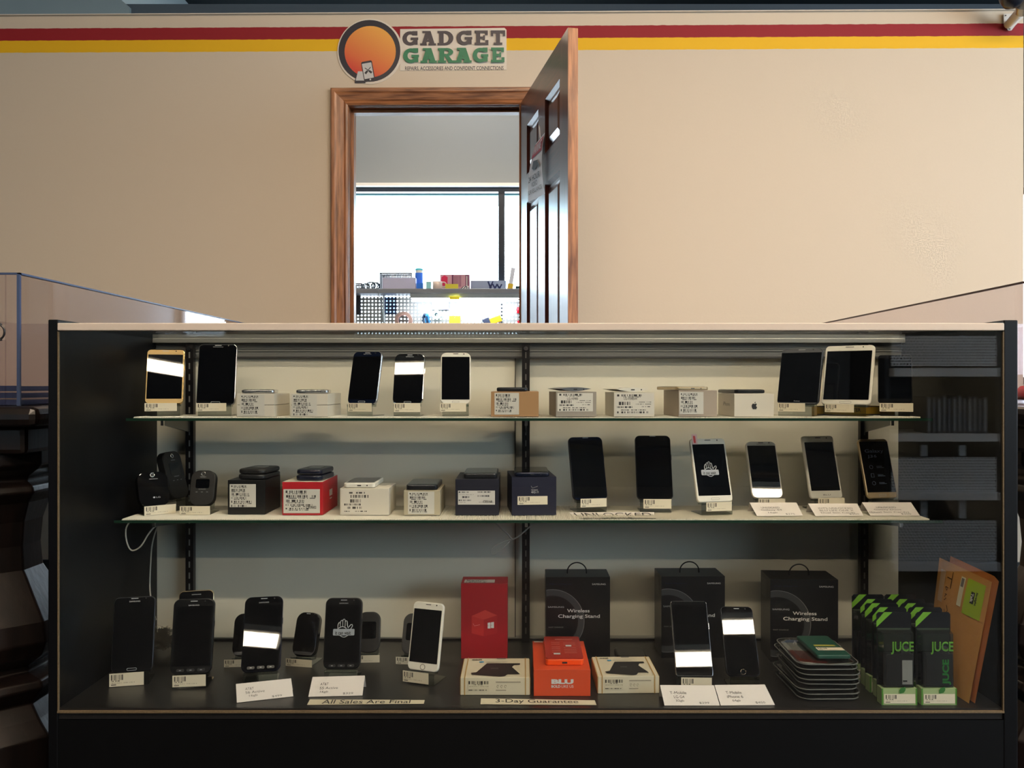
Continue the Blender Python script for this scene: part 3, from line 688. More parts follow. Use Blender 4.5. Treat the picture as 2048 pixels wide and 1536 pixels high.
# ================================================================= DISPLAY CASE
FD, BD = 1.560, 1.980     # glass plane, back panel plane
ZD, ZM, ZTP = .259, .573, .782   # deck, shelf surfaces
XL, XRc = -.849, .883
case = thing('display_case', 'long black glass fronted showcase filled with phones', 'display case', Matrix.Translation((.02, 1.79, 0)))
CO = Matrix.Translation((-.02, -1.79, 0))
def cpart(mb, name, bevel=0, parent=case):
    mb.v = [tuple(CO @ Vector(v)) for v in mb.v]; return mb.build(name, parent, bevel=bevel)
M_side = mat('black_side_laminate', (7, 8, 11), .4, spec=.2, noise=.25, nscale=60, bump=.03, bscale=150)
M_dust = mat('dusty_gold_edge', (92, 78, 56), .7, noise=.5, nscale=300)
M_deck = mat('charcoal_deck_laminate', (29, 28, 28), .32, noise=.25, nscale=120)
M_cap = mat('pale_top_rail', (194, 182, 170), .45)
M_alu = mat('brushed_aluminium', (178, 180, 176), .35, .7)
cpart(MB().box(XL - .018, XL, FD - .004, 2.03, 0, .972, M_side), 'side_panel', .002)
cpart(MB().box(XRc, XRc + .026, FD - .004, 2.03, 0, .971, M_side), 'side_panel', .002)
m = MB()
for x0, x1 in ((XL, XL + .0018), (XRc - .0018, XRc)): m.box(x0, x1, FD - .005, FD - .001, ZD - .004, .95, M_dust)
m.box(XL, XRc, FD - .006, FD - .001, ZD - .007, ZD - .0035, M_dust)
cpart(m, 'glass_channel')
cpart(MB().box(XL, XRc, FD + .0, 2.02, ZD - .02, ZD, M_deck), 'deck')
cpart(MB().box(XL, XRc, FD - .003, 2.0, 0, ZD - .021, mat('black_base_laminate', (5, 6, 8), .45, spec=.2, noise=.2, nscale=50)), 'base')
cpart(MB().box(XL, XRc, FD - .001, FD + .005, ZD, .951, M_glass), 'front_glass')
cpart(MB().box(XL, XRc, FD - .006, FD + .018, .9515, .9655, M_cap), 'top_rail', .0015)
cpart(MB().box(XL, XRc, FD + .018, 1.985, .959, .965, M_glass), 'top_glass')
cpart(MB().box(XL, XRc, 1.955, 2.0, .949, .959, M_alu).box(XL, XRc, 1.985, 2.0, .959, .966, M_alu), 'back_rail', .001)
m = MB(); m.box(XL, XRc, 1.975, 2.0, .916, .949, mat('track_grey', (150, 150, 148), .4, .4))
for z in (.944, .936, .930): m.box(XL, XRc, 1.972, 1.976, z, z + .0015, M_alu)
m.box(XL, XRc, 1.97, 2.0, .914, .918, mat('dark_slot', (50, 50, 50), .6))
cpart(m, 'upper_track')
cpart(MB().box(XL, XRc, 1.972, 2.0, ZD, ZD + .004, M_deck).box(XL, XRc, 1.976, 2.0, ZD + .004, ZD + .006, M_alu), 'lower_track')
M_door = mat('cream_laminate_door', (222, 218, 202), .5, noise=.04, nscale=5)
cpart(MB().box(XL, -.015, 1.980, 1.986, ZD + .006, .92, M_door).box(-.0155, -.0135, 1.978, 1.986, ZD + .006, .92, mat('door_edge', (70, 66, 62), .5)), 'sliding_door')
cpart(MB().box(-.06, XRc, 1.992, 1.998, ZD + .006, .92, M_door), 'sliding_door')
M_std = mat('dark_bronze_standard', (34, 32, 34), .35, .5)
STX = (-.765, .010, .790)
for i, x in enumerate(STX):
    m = MB(); m.box(x - .009, x + .009, 1.958, 1.972, ZD, .946, M_std)
    z = ZD + .02
    while z < .93:
        m.box(x - .0016, x + .0016, 1.9572, 1.9584, z, z + .014, M_alu if i == 0 else mat('slot_dark', (90, 88, 84), .5)); z += .0254
    st = cpart(m, 'shelf_standard')
    cpart(MB().cyl((x, 1.952, .936), (x, 1.958, .936), .005, M_chrome, 12), 'screw', parent=st)
for zz, fr in ((ZTP, 1.815), (ZM, 1.772)):
    for i, x in enumerate(STX):
        m = MB(); gt = zz - .0065
        m.loft([[(x - .002, 1.957, gt - .032), (x - .002, 1.957, gt), (x - .002, fr, gt), (x - .002, fr, gt - .009)], [(x + .002, 1.957, gt - .032), (x + .002, 1.957, gt), (x + .002, fr, gt), (x + .002, fr, gt - .009)]], mat('satin_bracket', (120, 122, 120), .35, .6))
        m.box(x - .003, x + .003, fr - .006, fr - .001, gt - .010, gt + .002, M_chrome)
        cpart(m, 'shelf_bracket')
M_gedge = mat('green_glass_edge', (26, 52, 40), .15)
M_liner = mat('white_ribbed_liner', (214, 210, 196), .6)
for (nm, z, d0, x0, x1, lx0, lx1) in (('upper', ZTP, 1.800, -.838, .871, -.823, .846), ('lower', ZM, 1.754, -.841, .869, -.826, .843)):
    g = thing('glass_shelf', nm + ' green edged glass shelf inside the showcase', 'shelf', Matrix.Translation((.015, d0, z - .006)))
    MB().box(x0 - .015, x1 - .015, .0015, 1.953 - d0, 0, .0055, M_glass).build('pane', g)
    MB().box(x0 - .015, x1 - .015, 0, .0015, 0, .0055, M_gedge).build('front_edge', g)
    pts = []; n = int((lx1 - lx0) / .0036)
    for i in range(n + 1):
        x = lx0 + .0036 * i; pts += [(x, z + .0004), (x + .0018, z + .0026)]
    ys_ = (d0 + .002, 1.95)
    m = MB(); vs = [(x, y, zz) for y in ys_ for x, zz in pts]; k = len(pts)
    m.add(vs, [(i, i + 1, k + i + 1, k + i) for i in range(k - 1)], M_liner)
    vs = [(x, d0 + .002, zz) for x, zz in pts] + [(x, d0 + .002, z - .0002) for x, zz in pts]
    m.add(vs, [(i, k + i, k + i + 1, i + 1) for i in range(k - 1)], M_liner)
    tag(m.build('shelf_liner', base=True), 'white ribbed liner lying on the ' + nm + ' glass shelf', 'shelf liner')
S1, S2, S3 = ZTP + .0026, ZM + .0026, ZD      # standing heights
# ---------------------------------------------------------------- stickers and printed labels
M_tag = printed('price_sticker', (216, 208, 186), (84, 78, 72), [('bars', .05, .48, .40, .90, 34, 1), ('text', .05, .33, .30, .46, 16, 1), ('faint', .05, .18, .80, .30, 48, 1), ('text', .05, .06, .20, .17, 8, 1)])
def rows(seed, code=True):
    random.seed(seed); e = []; v = .94
    while v > .1:
        h = random.choice((.06, .09, .1)); w = random.uniform(.55, .92)
        e.append(('bars', .06, v - h, w, v, int(70 * w), 1)); v -= h + .015
        e.append(('text', .06 + .1 * random.random(), v - .05, w, v, 30, 1)); v -= .075
    return e
M_lab = [printed('carrier_label_%s' % 'abc'[i], (198, 196, 188), (40, 38, 40), rows(3 + i)) for i in range(3)]
M_print = {}
# ---------------------------------------------------------------- phones on acrylic stands
M_scr_ = mat('screen_glass', (6, 7, 10), .012, spec=.6)
FRM = {k: mat('frame_' + k, c, r, m_) for k, c, r, m_ in (('gold', (212, 176, 118), .22, .85), ('silver', (196, 198, 204), .2, .9), ('black', (14, 14, 17), .3, .2), ('slate', (60, 62, 68), .3, .8), ('white', (224, 220, 208), .3, 0), ('chrome', (215, 215, 220), .1, 1.0), ('champagne', (186, 166, 132), .28, .7), ('orange', (238, 82, 22), .35, 0), ('navy', (18, 26, 48), .25, .4))}
BEZ = {k: mat('bezel_' + k, c, .015, spec=.55) for k, c in (('black', (9, 10, 13)), ('navy', (10, 18, 38)), ('white', (226, 224, 214)), ('gold', (208, 176, 122)), ('slate', (96, 98, 102)), ('champagne', (176, 158, 128)), ('charcoal', (22, 23, 25)))}
M_led = mat('pale_print', (170, 172, 176), .4)
def hand_icon(m, f, cx, cy, s, asp, mt):
    """outlined raised hand over a text bubble; s in u units, asp = w/h"""
    g = lambda x, y: (cx + x * s, cy + y * s * asp)
    path = [(-.62, .0), (-.62, .55), (-.5, .85), (-.36, .85), (-.3, .6), (-.3, .3), (-.3, .95), (-.18, 1.12), (-.04, 1.12), (0.02, .95), (.02, .3), (.02, 1.1), (.12, 1.28), (.26, 1.28), (.34, 1.1), (.34, .3), (.34, .9), (.42, 1.06), (.56, 1.06), (.62, .9), (.66, .45), (.78, .12), (.9, .3), (1.1, .55), (1.3, .58), (1.36, .42), (1.25, .2), (1.05, -.12)]
    path = [(x - .2, y) for x, y in path]
    m.ribbon(f, [g(*p) for p in path], .075 * s * 1.3, mt, 1 / asp)
    m.ribbon(f, [g(-.75 + .1 * k, .08 + .22 * math.sin(math.pi * k / 11)) for k in range(12)], .07 * s * 1.3, mt, 1 / asp)
    m.ribbon(f, [g(-.52 + .1 * k, -.82 - .24 * math.sin(math.pi * k / 11)) for k in range(12)], .07 * s * 1.3, mt, 1 / asp)
    m.add([f(*g(x, y)) + Vector((0, 0, .0001)) for x, y in rrect(2.9, .85, .14, 4, 0, -.42)], [tuple(range(20))], mat('bubble_grey', (150, 156, 164), .3))
    h = lambda u, v: f(u, v) + Vector((0, 0, .0003))
    m.text(h, 'it can wait', cx - 1.15 * s, cy - .75 * s * asp, cx + .95 * s, cy - .28 * s * asp, M_ink, .02)
PH = {}
def phone_body(t, w, h, th, r, fr, bez, mt_, mb_, ms, home=None, brand=None, ear='slot', btn=True, extra=None, flip=False, camring=False):
    """local: x right, y up, z to the viewer; front face z=0"""
    MB().prism(rrect(w, h, r, 6, 0, h / 2), -th, 0, FRM[fr] if isinstance(fr, str) else fr, bev=min(th * .3, .0022)).build('frame', t)
    e = .0016
    m = MB(); m.prism(rrect(w - 2 * e, h - 2 * e, max(r - e, .001), 6, 0, h / 2), -.0005, .0004, BEZ[bez] if isinstance(bez, str) else bez)
    f = lambda u, v: Vector(((u - .5) * w, v * h, .0012))
    if brand:
        (s, u0, v0, u1, v1, bm) = brand; m.text(f, s, u0, v0, u1, v1, bm, 0)
    m.build('front_panel', t)
    if ms is not None:
        m = MB(); m.prism(rrect(w * (1 - 2 * ms), h * (1 - mt_ - mb_), .0008, 2, 0, h * (mb_ + (1 - mt_ - mb_) / 2)), .0003, .0008, M_scr_)
        if extra: extra(m, f, w / h)
        m.build('screen', t)
    if ear == 'slot': MB().prism(rrect(w * .17, .0014, .0006, 3, 0, h * (1 - .32 * mt_)), .0003, .0008, M_led if bez != 'white' else M_ink).build('earpiece', t)
    if ear == 'slot' and mt_ > .05: MB().prism(circ(w * .27, h * (1 - .35 * mt_), .0014, 12), .0003, .0009, M_ink).build('camera_lens', t)
    if home == 'oval':
        m = MB(); o_ = rrect(w * .24, h * .034, h * .016, 5, 0, h * mb_ * .5); i_ = rrect(w * .24 - .0014, h * .034 - .0014, h * .016 - .0006, 5, 0, h * mb_ * .5)
        n = len(o_); m.add([(x, y, .0009) for x, y in o_] + [(x, y, .0009) for x, y in i_], [(i, (i + 1) % n, n + (i + 1) % n, n + i) for i in range(n)], M_led if bez != 'white' else mat('silver_ring', (150, 148, 140), .3, .5)); m.build('home_button', t)
    if home == 'ring': MB().torus((0, h * mb_ * .5, .0006), w * .075, .0005, mat('ring_metal', (160, 150, 135), .2, .8)).build('home_button', t)
    if home == 'three':
        for k in (-1, 0, 1): MB().prism(rrect(w * .19, h * .036, h * .015, 4, k * w * .25, h * mb_ * .5), .0003, .0012, mat('key_black', (34, 35, 38), .4)).prism(rrect(w * .05, h * .008, .0005, 2, k * w * .25, h * mb_ * .5), .0012, .0016, M_led).build('key', t)
    if btn:
        MB().box(w / 2 - .0002, w / 2 + .0008, h * .62, h * .70, -th * .65, -th * .35, FRM[fr] if isinstance(fr, str) else fr).build('side_button', t)
def trim(s):
    w = s.split()
    if len(w) > 16:
        w = w[:16]
        while w[-1] in ('the', 'on', 'upper', 'middle', 'and', 'at', 'of', 'left', 'from'): w.pop()
    return ' '.join(w)
def stand(tn, Bp, uv, lv, w, th, tilt, hl, rest, label, tagspec, group):
    M = frame(Vector((Bp.x, Bp.y, Bp.z - hl)), uv, lv, Vector((0, 0, 1)))
    t = thing('phone_stand', label, 'phone stand', M, group)
    s_, c_ = math.sin(tilt), math.cos(tilt)
    K = (th * c_ + .0028, hl - th * s_ - .0032)
    top = (K[0] + rest * s_, K[1] + rest * c_)
    pts = [top, K, (-.006, hl - .0035), (-.0065, .0022), (.05, .0022)]
    mm = MB(); tk = .002; hw = w / 2
    L = []
    for i, p in enumerate(pts):
        a = pts[max(i - 1, 0)]; b_ = pts[min(i + 1, len(pts) - 1)]; dx, dy = b_[0] - a[0], b_[1] - a[1]; l = math.hypot(dx, dy)
        L.append((p, (p[0] - dy / l * tk * -1, p[1] + dx / l * tk * -1)))
    rings = [[(-hw, p[0], p[1]), (hw, p[0], p[1]), (hw, q[0], q[1]), (-hw, q[0], q[1])] for p, q in L]
    mm.loft(rings, M_stand)
    mm.box(-hw, hw, -.0085, -.006, hl - .004, hl + .001, M_stand)
    mm.build('easel', t)
    if tagspec:
        x0, x1, z0, z1, mt = tagspec
        MB().box(x0, x1, -.0092, -.0088, z0, z1, mt).quad((x0, -.0095, z0), (x1, -.0095, z0), (x1, -.0095, z1), (x0, -.0095, z1), mt).build('price_tag', t)
    return t
def put_phone(label, bl, br, by, tl, tr, ty, surf, tilt, tg=None, led=.0245, D=None, stlabel=None, th=.008, yawfix=None, name='smartphone', cat='smartphone', group='phones on display stands', restf=.62, roll=0, **kw):
    if D is None: D = (CZ - surf - led) * F / (by - VY)
    Bp = P((bl + br) / 2, by, D); ta = R(tilt)
    tx = (tl + tr) / 2
    if yawfix is not None:
        # only the height is solved
        lv = Vector((math.sin(R(-yawfix)), math.cos(R(yawfix)), 0)); lo, hi = .03, .3
        for _ in range(40):
            h = (lo + hi) / 2; T = Bp + lv * h * math.sin(ta) + Vector((0, 0, h * math.cos(ta)))
            y = VY - (T.z - CZ) / T.y * F
            if y < ty: hi = h
            else: lo = h
    else:
        lo, hi = D, D + .2
        for _ in range(50):
            m_ = (lo + hi) / 2; T = P(tx, ty, m_); v = T - Bp
            g = math.hypot(v.x, v.y) / max(v.z, 1e-6)
            if (v.y < 0) or g < math.tan(ta): lo = m_
            else: hi = m_
        v = P(tx, ty, lo) - Bp; lv = Vector((v.x, v.y, 0)).normalized(); h = v.length
    u = Vector((lv.y, -lv.x, 0)); d = (lv * math.sin(ta) + Vector((0, 0, math.cos(ta)))); n = u.cross(d)
    w = ((br - bl) * D + (tr - tl) * (D + h * math.sin(ta) * lv.y)) / 2 / F / max(u.x, .5)
    if roll:
        Rm = Matrix.Rotation(R(roll), 3, n); u2, d2 = Rm @ u, Rm @ d
    else: u2, d2 = u, d
    M = frame(Bp + d * .0004, u2, d2, n)
    t = thing(name, label, cat, M, group)
    kw.setdefault('r', .009)
    phone_body(t, w, h, th, fr=kw.pop('fr', 'black'), bez=kw.pop('bez', 'black'), mt_=kw.pop('mt', .1), mb_=kw.pop('mb', .1), ms=kw.pop('ms', .04), **kw)
    hl = Bp.z - surf
    ts = None
    if tg:
        a, b_, y0, y1 = tg
        cx = (bl + br) / 2; sc_ = (Bp.y - .009) / F
        ts = ((a - cx) * sc_, (b_ - cx) * sc_, max(.0004, hl - (y1 - by) * sc_), hl - (y0 - by) * sc_, M_tag)
    stand('phone_stand', Bp, u, lv, w * .86, th, ta, hl, h * restf, stlabel or trim('acrylic stand under the ' + label), ts, 'clear acrylic phone stands')
    return t, w, h, Bp
SAM = lambda v0, v1, c=M_led: ('SAMSUNG', .37, v0, .63, v1, c)
D1 = 1.842
# --- upper shelf
put_phone('gold framed phone, leftmost on the upper shelf', 292.6, 362.5, 808, 298.5, 365.7, 699, S1, 18.7, (293, 353, 806, 822), D=D1, fr='gold', bez='gold', mt=.10, mb=.09, ms=.045, r=.009, stlabel='clear acrylic stand with price sticker under the gold framed phone')
put_phone('large black phone with curved silver edge on the upper shelf', 393.6, 467.7, 810, 401, 472.6, 688.7, S1, 15.5, (396, 453, 806, 822), D=D1, fr='silver', bez='black', mt=.07, mb=.07, ms=.03, home='oval', brand=SAM(.945, .957), r=.009)
put_phone('dark blue phone leaning right beside the white cartons on the upper shelf', 691, 754.5, 809, 706, 766, 703, S1, 15, (697.6, 750, 806, 823), D=D1, fr='silver', bez='navy', mt=.1, mb=.09, ms=.03, home='oval', brand=SAM(.935, .952), r=.011)
put_phone('silver rimmed phone with bright reflection, between the dark blue and the white one', 784.6, 845, 809, 789.5, 850.8, 707.6, S1, 18.6, (789, 842, 806, 824), D=D1, fr='chrome', bez='black', mt=.09, mb=.08, ms=.03, home='oval', brand=SAM(.925, .945), r=.012, stlabel='acrylic stand under the silver rimmed phone with bright reflection, upper shelf')
put_phone('white phone near the middle of the upper shelf', 881, 941.4, 809, 881, 942, 705.4, S1, 15, (880, 932.4, 806, 823), D=D1, fr='white', bez='white', mt=.085, mb=.09, ms=.045, home='oval', r=.013)
put_phone('grey metal phone right of the white fruit emblem carton on the upper shelf', 1560, 1628.4, 808.6, 1572, 1637, 697.5, S1, 15, (1558, 1613, 806, 823), D=D1, fr='slate', bez='slate', mt=.075, mb=.03, ms=.02, r=.010, brand=None, extra=lambda m, f, a: m.text(f, 'htc', .42, .045, .56, .062, M_led, .02))
put_phone('large white phone in front of the yellow box on the upper shelf', 1651.7, 1728.8, 810, 1662.4, 1738, 691, S1, 15, (1652.5, 1710, 808, 824.5), D=D1, fr='white', bez='white', mt=.095, mb=.085, ms=.045, home='oval', r=.009)
put_phone('plain dark phone, rightmost on the upper shelf', 1761, 1819, 806, 1761, 1818.4, 709.6, S1, 15, (1761.4, 1823, 806, 823), D=D1, fr='black', bez='charcoal', mt=.08, mb=.09, ms=.03, ear=None, r=.006)
# --- middle shelf, right half
put_phone('black phone standing behind the UNLOCKED PHONES sheet', 1146, 1217, 1000.5, 1136, 1204.5, 874, S2, 18, (1158, 1212, 996, 1013), led=.026, bez='navy', mt=.05, mb=.04, ms=.03, r=.011)
put_phone('black phone, second of the standing phones on the middle shelf', 1274, 1347, 1000, 1269.6, 1340, 871, S2, 20, (1286, 1341.5, 997, 1016), led=.026, bez='black', mt=.05, mb=.04, ms=.03, r=.011)
def icw(m, f, a): hand_icon(m, f, .45, .5, .17, a, M_led)
ph6 = put_phone('white phone showing a raised hand and it can wait, middle shelf', 1393, 1469.5, 1004.5, 1378.5, 1450, 877, S2, 18.5, (1407.7, 1462, 1003, 1021), led=.026, fr='white', bez='white', mt=.095, mb=.10, ms=.05, home='oval', r=.008, extra=icw)
MB().box(-.036, -.024, .127, .150, .0010, .0016, mat('pull_tab', (225, 190, 190), .4)).box(-.033, -.028, .130, .146, .0016, .0019, mat('red_tab_print', (210, 60, 60), .4)).build('film_tab', ph6[0])
put_phone('white phone reflecting a light at its foot, behind the $275 card', 1504, 1568, 996.5, 1490.5, 1551, 883, S2, 24.3, (1514, 1568, 996, 1014), led=.026, fr='white', bez='white', mt=.08, mb=.09, ms=.045, home='oval', r=.012, brand=('SAMSUNG', .36, .94, .64, .952, M_grayink))
put_phone('white phone with three dark letters below its screen on the middle shelf', 1620, 1688, 997, 1601, 1668, 872, S2, 18, (1631, 1687, 995, 1014), led=.026, fr='white', bez='white', mt=.105, mb=.12, ms=.055, r=.007, brand=('BLU', .40, .045, .62, .063, M_ink))
def j3(m, f, a):
    c_ = mat('faint_blue_print', (70, 82, 104), .4)
    m.text(f, 'Galaxy', .16, .745, .78, .82, c_, .01); m.text(f, 'J3', .22, .665, .40, .725, c_, .01); m.text(f, '6', .43, .68, .52, .725, c_, .01)
    for i, v in enumerate((.52, .38, .25)):
        if i == 1: m.ribbon(f, [(.24, v - .03), (.24, v + .03), (.33, v + .03), (.33, v - .03), (.24, v - .03)], .012, c_, 1 / a)
        else: m.ribbon(f, [(.285 + .055 * math.cos(k * .6), v + .055 * a * math.sin(k * .6)) for k in range(12)], .012, c_, 1 / a)
        for q in range(2): m.rect(f, .46, v - .014 + .02 * q, .70 - .06 * q, v - .006 + .02 * q, c_)
put_phone('champagne framed phone with printed screen film, rightmost on the middle shelf', 1733, 1799, 997, 1713.6, 1776, 878, S2, 18, None, led=.026, fr='champagne', bez='champagne', mt=.05, mb=.10, ms=.03, home='oval', r=.009, extra=j3)
# --- deck
put_phone('silver rimmed black phone, leftmost on the deck', 224.5, 302, 1344, 232.7, 307.7, 1194, S3, 12, (223.8, 288, 1342, 1368), fr='slate', bez='black', mt=.07, mb=.07, ms=.03, home='oval', brand=SAM(.93, .948, M_whiteink), r=.010)
put_phone('black phone with silver rim standing behind the rugged phone at the left of the deck', 357, 422, 1305, 360.5, 426, 1181, S3, 14, None, fr='champagne', bez='black', mt=.1, mb=.08, ms=.03, brand=SAM(.925, .94, M_whiteink), r=.011, ear=None)
put_phone('rugged black phone with three keys, second from the left on the deck', 341.7, 420, 1349, 348.7, 429, 1198, S3, 12, (348.7, 412.7, 1347, 1370), fr='black', bez='charcoal', mt=.10, mb=.11, ms=.07, home='three', brand=SAM(.905, .922, M_whiteink), r=.013, th=.010)
put_phone('rugged blue black phone crossed by a bright reflection behind the $499 card', 484.7, 557.3, 1343, 491.7, 566, 1193, S3, 31.1, None, fr='navy', bez='black', mt=.10, mb=.10, ms=.05, home='three', brand=SAM(.905, .922), r=.013, th=.010, led=.024)
put_phone('rugged black phone showing a raised hand and it can wait on the deck', 645, 719.6, 1339, 651.8, 725, 1196, S3, 13, None, fr='black', bez='charcoal', mt=.10, mb=.10, ms=.05, home='three', brand=('SAMSUNG', .38, .915, .62, .93, M_led), r=.013, th=.010, extra=lambda m, f, a: hand_icon(m, f, .53, .56, .2, a, M_led))
put_phone('white phone with round home button left of the tall red box', 812, 877, 1342.6, 826.6, 889, 1205, S3, 13, (805.8, 862.8, 1342, 1364), fr='white', bez='white', mt=.105, mb=.12, ms=.05, home='ring', r=.010)
put_phone('dark phone with a crumpled bright reflection behind the $299 card', 1352.6, 1427, 1353, 1340.6, 1412.8, 1202, S3, 32.3, (1361, 1421.8, 1352, 1375), fr='silver', bez='charcoal', mt=.06, mb=.05, ms=.02, r=.005, ear=None)
put_phone('black phone with round home button behind the $450 card', 1454.6, 1520.6, 1353, 1439.4, 1504.5, 1213, S3, 30.9, None, fr='slate', bez='black', mt=.11, mb=.12, ms=.05, home='ring', r=.010)
# --- small and flip phones
M_gloss = mat('glossy_black_shell', (10, 10, 12), .08, spec=.6); M_shell = mat('satin_black_shell', (14, 14, 15), .4); M_gry = mat('dark_grey_shell', (34, 34, 35), .35)
BEZ['shell'] = M_shell; BEZ['gloss'] = M_gloss; BEZ['gry'] = M_gry
def flipx(kind):
    def fn(t, w, h, th):
        if kind in ('a', 'b'):
            MB().torus((0, h * .90, .0008), .0042, .0008, M_chrome).prism(circ(0, h * .90, .0034, 14), .0003, .001, M_ink).build('camera_lens', t)
        if kind == 'b':
            MB().prism(rrect(w * .55, h * .26, .003, 3, 0, h * .62), .0003, .0009, M_scr_).build('outer_screen', t)
            f = lambda u, v: Vector(((u - .5) * w, v * h, .0010))
            MB().text(f, 'verizon', .38, .80, .62, .825, M_led).text(f, 'SAMSUNG', .36, .455, .64, .475, M_led).rect(f, .25, .38, .33, .388, M_led).rect(f, .46, .38, .54, .388, M_led).rect(f, .67, .38, .75, .388, M_led).build('lettering', t)
        if kind == 'a':
            f = lambda u, v: Vector(((u - .5) * w, v * h, .0010))
            MB().text(f, 'verizon', .38, .77, .66, .80, M_led).text(f, 'LG', .55, .22, .68, .26, M_led).poly(f, [(.48 + .04 * math.cos(k), .24 + .025 * math.sin(k)) for k in range(6)], M_led).build('lettering', t)
        if kind == 'c':
            MB().prism(rrect(w * .66, h * .42, .004, 3, 0, h * .55), .0003, .0009, M_scr_).build('outer_screen', t)
            MB().prism(circ(w * .22, h * .14, .0042, 16), .0003, .0009, M_ink).build('camera_lens', t)
    return fn
def small(label, kind, *a, **k):
    shell = {'a': 'gloss', 'b': 'shell', 'c': 'gry', 'd': 'gloss'}[kind]
    k.setdefault('th', .016); k.setdefault('r', .018)
    a = (a[0] + 1.8, a[1] - 1.8, a[2], a[3] + 1.8, a[4] - 1.8) + a[5:]
    res = put_phone(label, *a, fr={'a': M_gloss, 'b': M_shell, 'c': M_gry, 'd': M_gloss}[kind], bez=shell, ms=None if kind != 'd' else .08, mt=.1, mb=.22, ear=None if kind != 'd' else 'slot', home=None, btn=False, name='flip_phone' if kind != 'd' else 'mobile_phone', cat='mobile phone', group='small phones on display stands', **k)
    t, w, h, Bp = res; flipx(kind)(t, w, h, .016)
    if kind == 'd':
        MB().prism(rrect(w * .8, h * .07, .004, 3, 0, h * .08), .0003, .001, mat('silver_band', (150, 150, 155), .2, .8)).build('key_band', t)
        MB().prism(circ(0, h * .16, .0032, 14), .0003, .0012, M_chrome).build('home_button', t)
    return res
small('glossy black flip phone, leftmost on the middle shelf', 'a', 285.6, 337, 1011.7, 280.5, 326.6, 943.7, S2, 20, (287, 348, 1010, 1029), led=.018, stlabel='clear acrylic stand under the leftmost glossy flip phone')
small('satin black flip phone with a small outer screen, left of the black carton', 'b', 374.7, 428.6, 1011.7, 381.7, 433.7, 941, S2, 14, (363, 423, 1011, 1029), led=.018, stlabel='clear acrylic stand under the satin black flip phone')
small('black flip phone tipped sideways at the back left of the middle shelf', 'b', 347, 379, 996, 325, 357, 903, S2, 15, None, led=.02, D=1.89, roll=0, yawfix=None, th=.018, stlabel='tall clear acrylic sheet stand behind the leftmost flip phones')
small('small touch phone half hidden behind the left rugged blue black phone', 'd', 463, 512, 1314, 467, 522, 1227, S3, 20, (451, 500, 1316, 1336), led=.018, stlabel='acrylic stand half hidden left of the rugged blue black phone')
small('small rounded touch phone between the two rugged phones on the deck', 'd', 579.6, 630, 1314, 591, 645, 1225, S3, 20, (573, 629.5, 1316, 1336), led=.018, stlabel='acrylic stand with sticker between the two rugged phones')
small('dark grey flip phone behind the right side of the raised hand phone', 'c', 712, 760, 1306, 714, 763, 1224, S3, 15, (705, 760, 1308, 1329), led=.018, stlabel='acrylic stand with sticker right of the raised hand phone on the deck')
small('dark grey flip phone half hidden behind the white phone with round button', 'c', 799, 848, 1309.6, 806, 855, 1227, S3, 21, (793, 848, 1312, 1330), led=.018, stlabel='acrylic stand with sticker half hidden behind the white phone on the deck')
# ---------------------------------------------------------------- cartons
def carton(label, fl, fr_, yt, yb, surf, dep, D=None, yaw=0, col=(200, 196, 184), side=None, top=None, seam=False, lab=None, labm=None, bev=.0006, name='phone_box', group='phone cartons', extra=None, rough=.5):
    if D is None: D = DZ(yb, surf + .0005)
    a, b_ = P(fl, yb, D), P(fr_, yb, D); w = (b_.x - a.x) / math.cos(R(yaw)); h = (yb - yt) * D / F
    M = frame(Vector(((a.x + b_.x) / 2, D, surf + .0003)), Vector((math.cos(R(yaw)), math.sin(R(yaw)), 0)), Vector((-math.sin(R(yaw)), math.cos(R(yaw)), 0)), Vector((0, 0, 1)))
    t = thing(name, label, 'box', M, group)
    k = '%d_%d_%d' % col
    mc = mat('card_' + k, col, rough)
    m = MB()
    if seam: m.box(-w / 2, w / 2, 0, dep, 0, h * .49, mc); m.box(-w / 2 + .001, w / 2 - .001, .001, dep - .001, h * .49, h * .51, mat('seam', (110, 104, 94), .6)); m.box(-w / 2, w / 2, 0, dep, h * .51, h, mc)
    else: m.box(-w / 2, w / 2, 0, dep, 0, h, mc)
    if side: m.quad((w / 2 + .0003, 0.0005, 0.0005), (w / 2 + .0003, dep, 0.0005), (w / 2 + .0003, dep, h), (w / 2 + .0003, 0.0005, h), mat('card_side_' + k, side, rough))
    if top: m.box(-w / 2 + .0005, w / 2 - .0005, 0.0005, dep - .0005, h - .001, h + .0004, mat('card_top_' + k, top, rough))
    f = lambda u, v: Vector((-w / 2 + u * w, -.0006, v * h))
    if extra: extra(m, f, w, h, dep)
    m.build('carton', t, bevel=bev)
    if lab:
        x0, x1, y0, y1 = lab; u = lambda x: (x - fl) / (fr_ - fl); v = lambda y: (yb - y) / (yb - yt)
        MB().rect(lambda p, q: f(p, q) - Vector((0, .0002, 0)), u(x0), v(y1), u(x1), v(y0), labm or M_lab[0]).build('label', t)
    return t, w, h, D, M
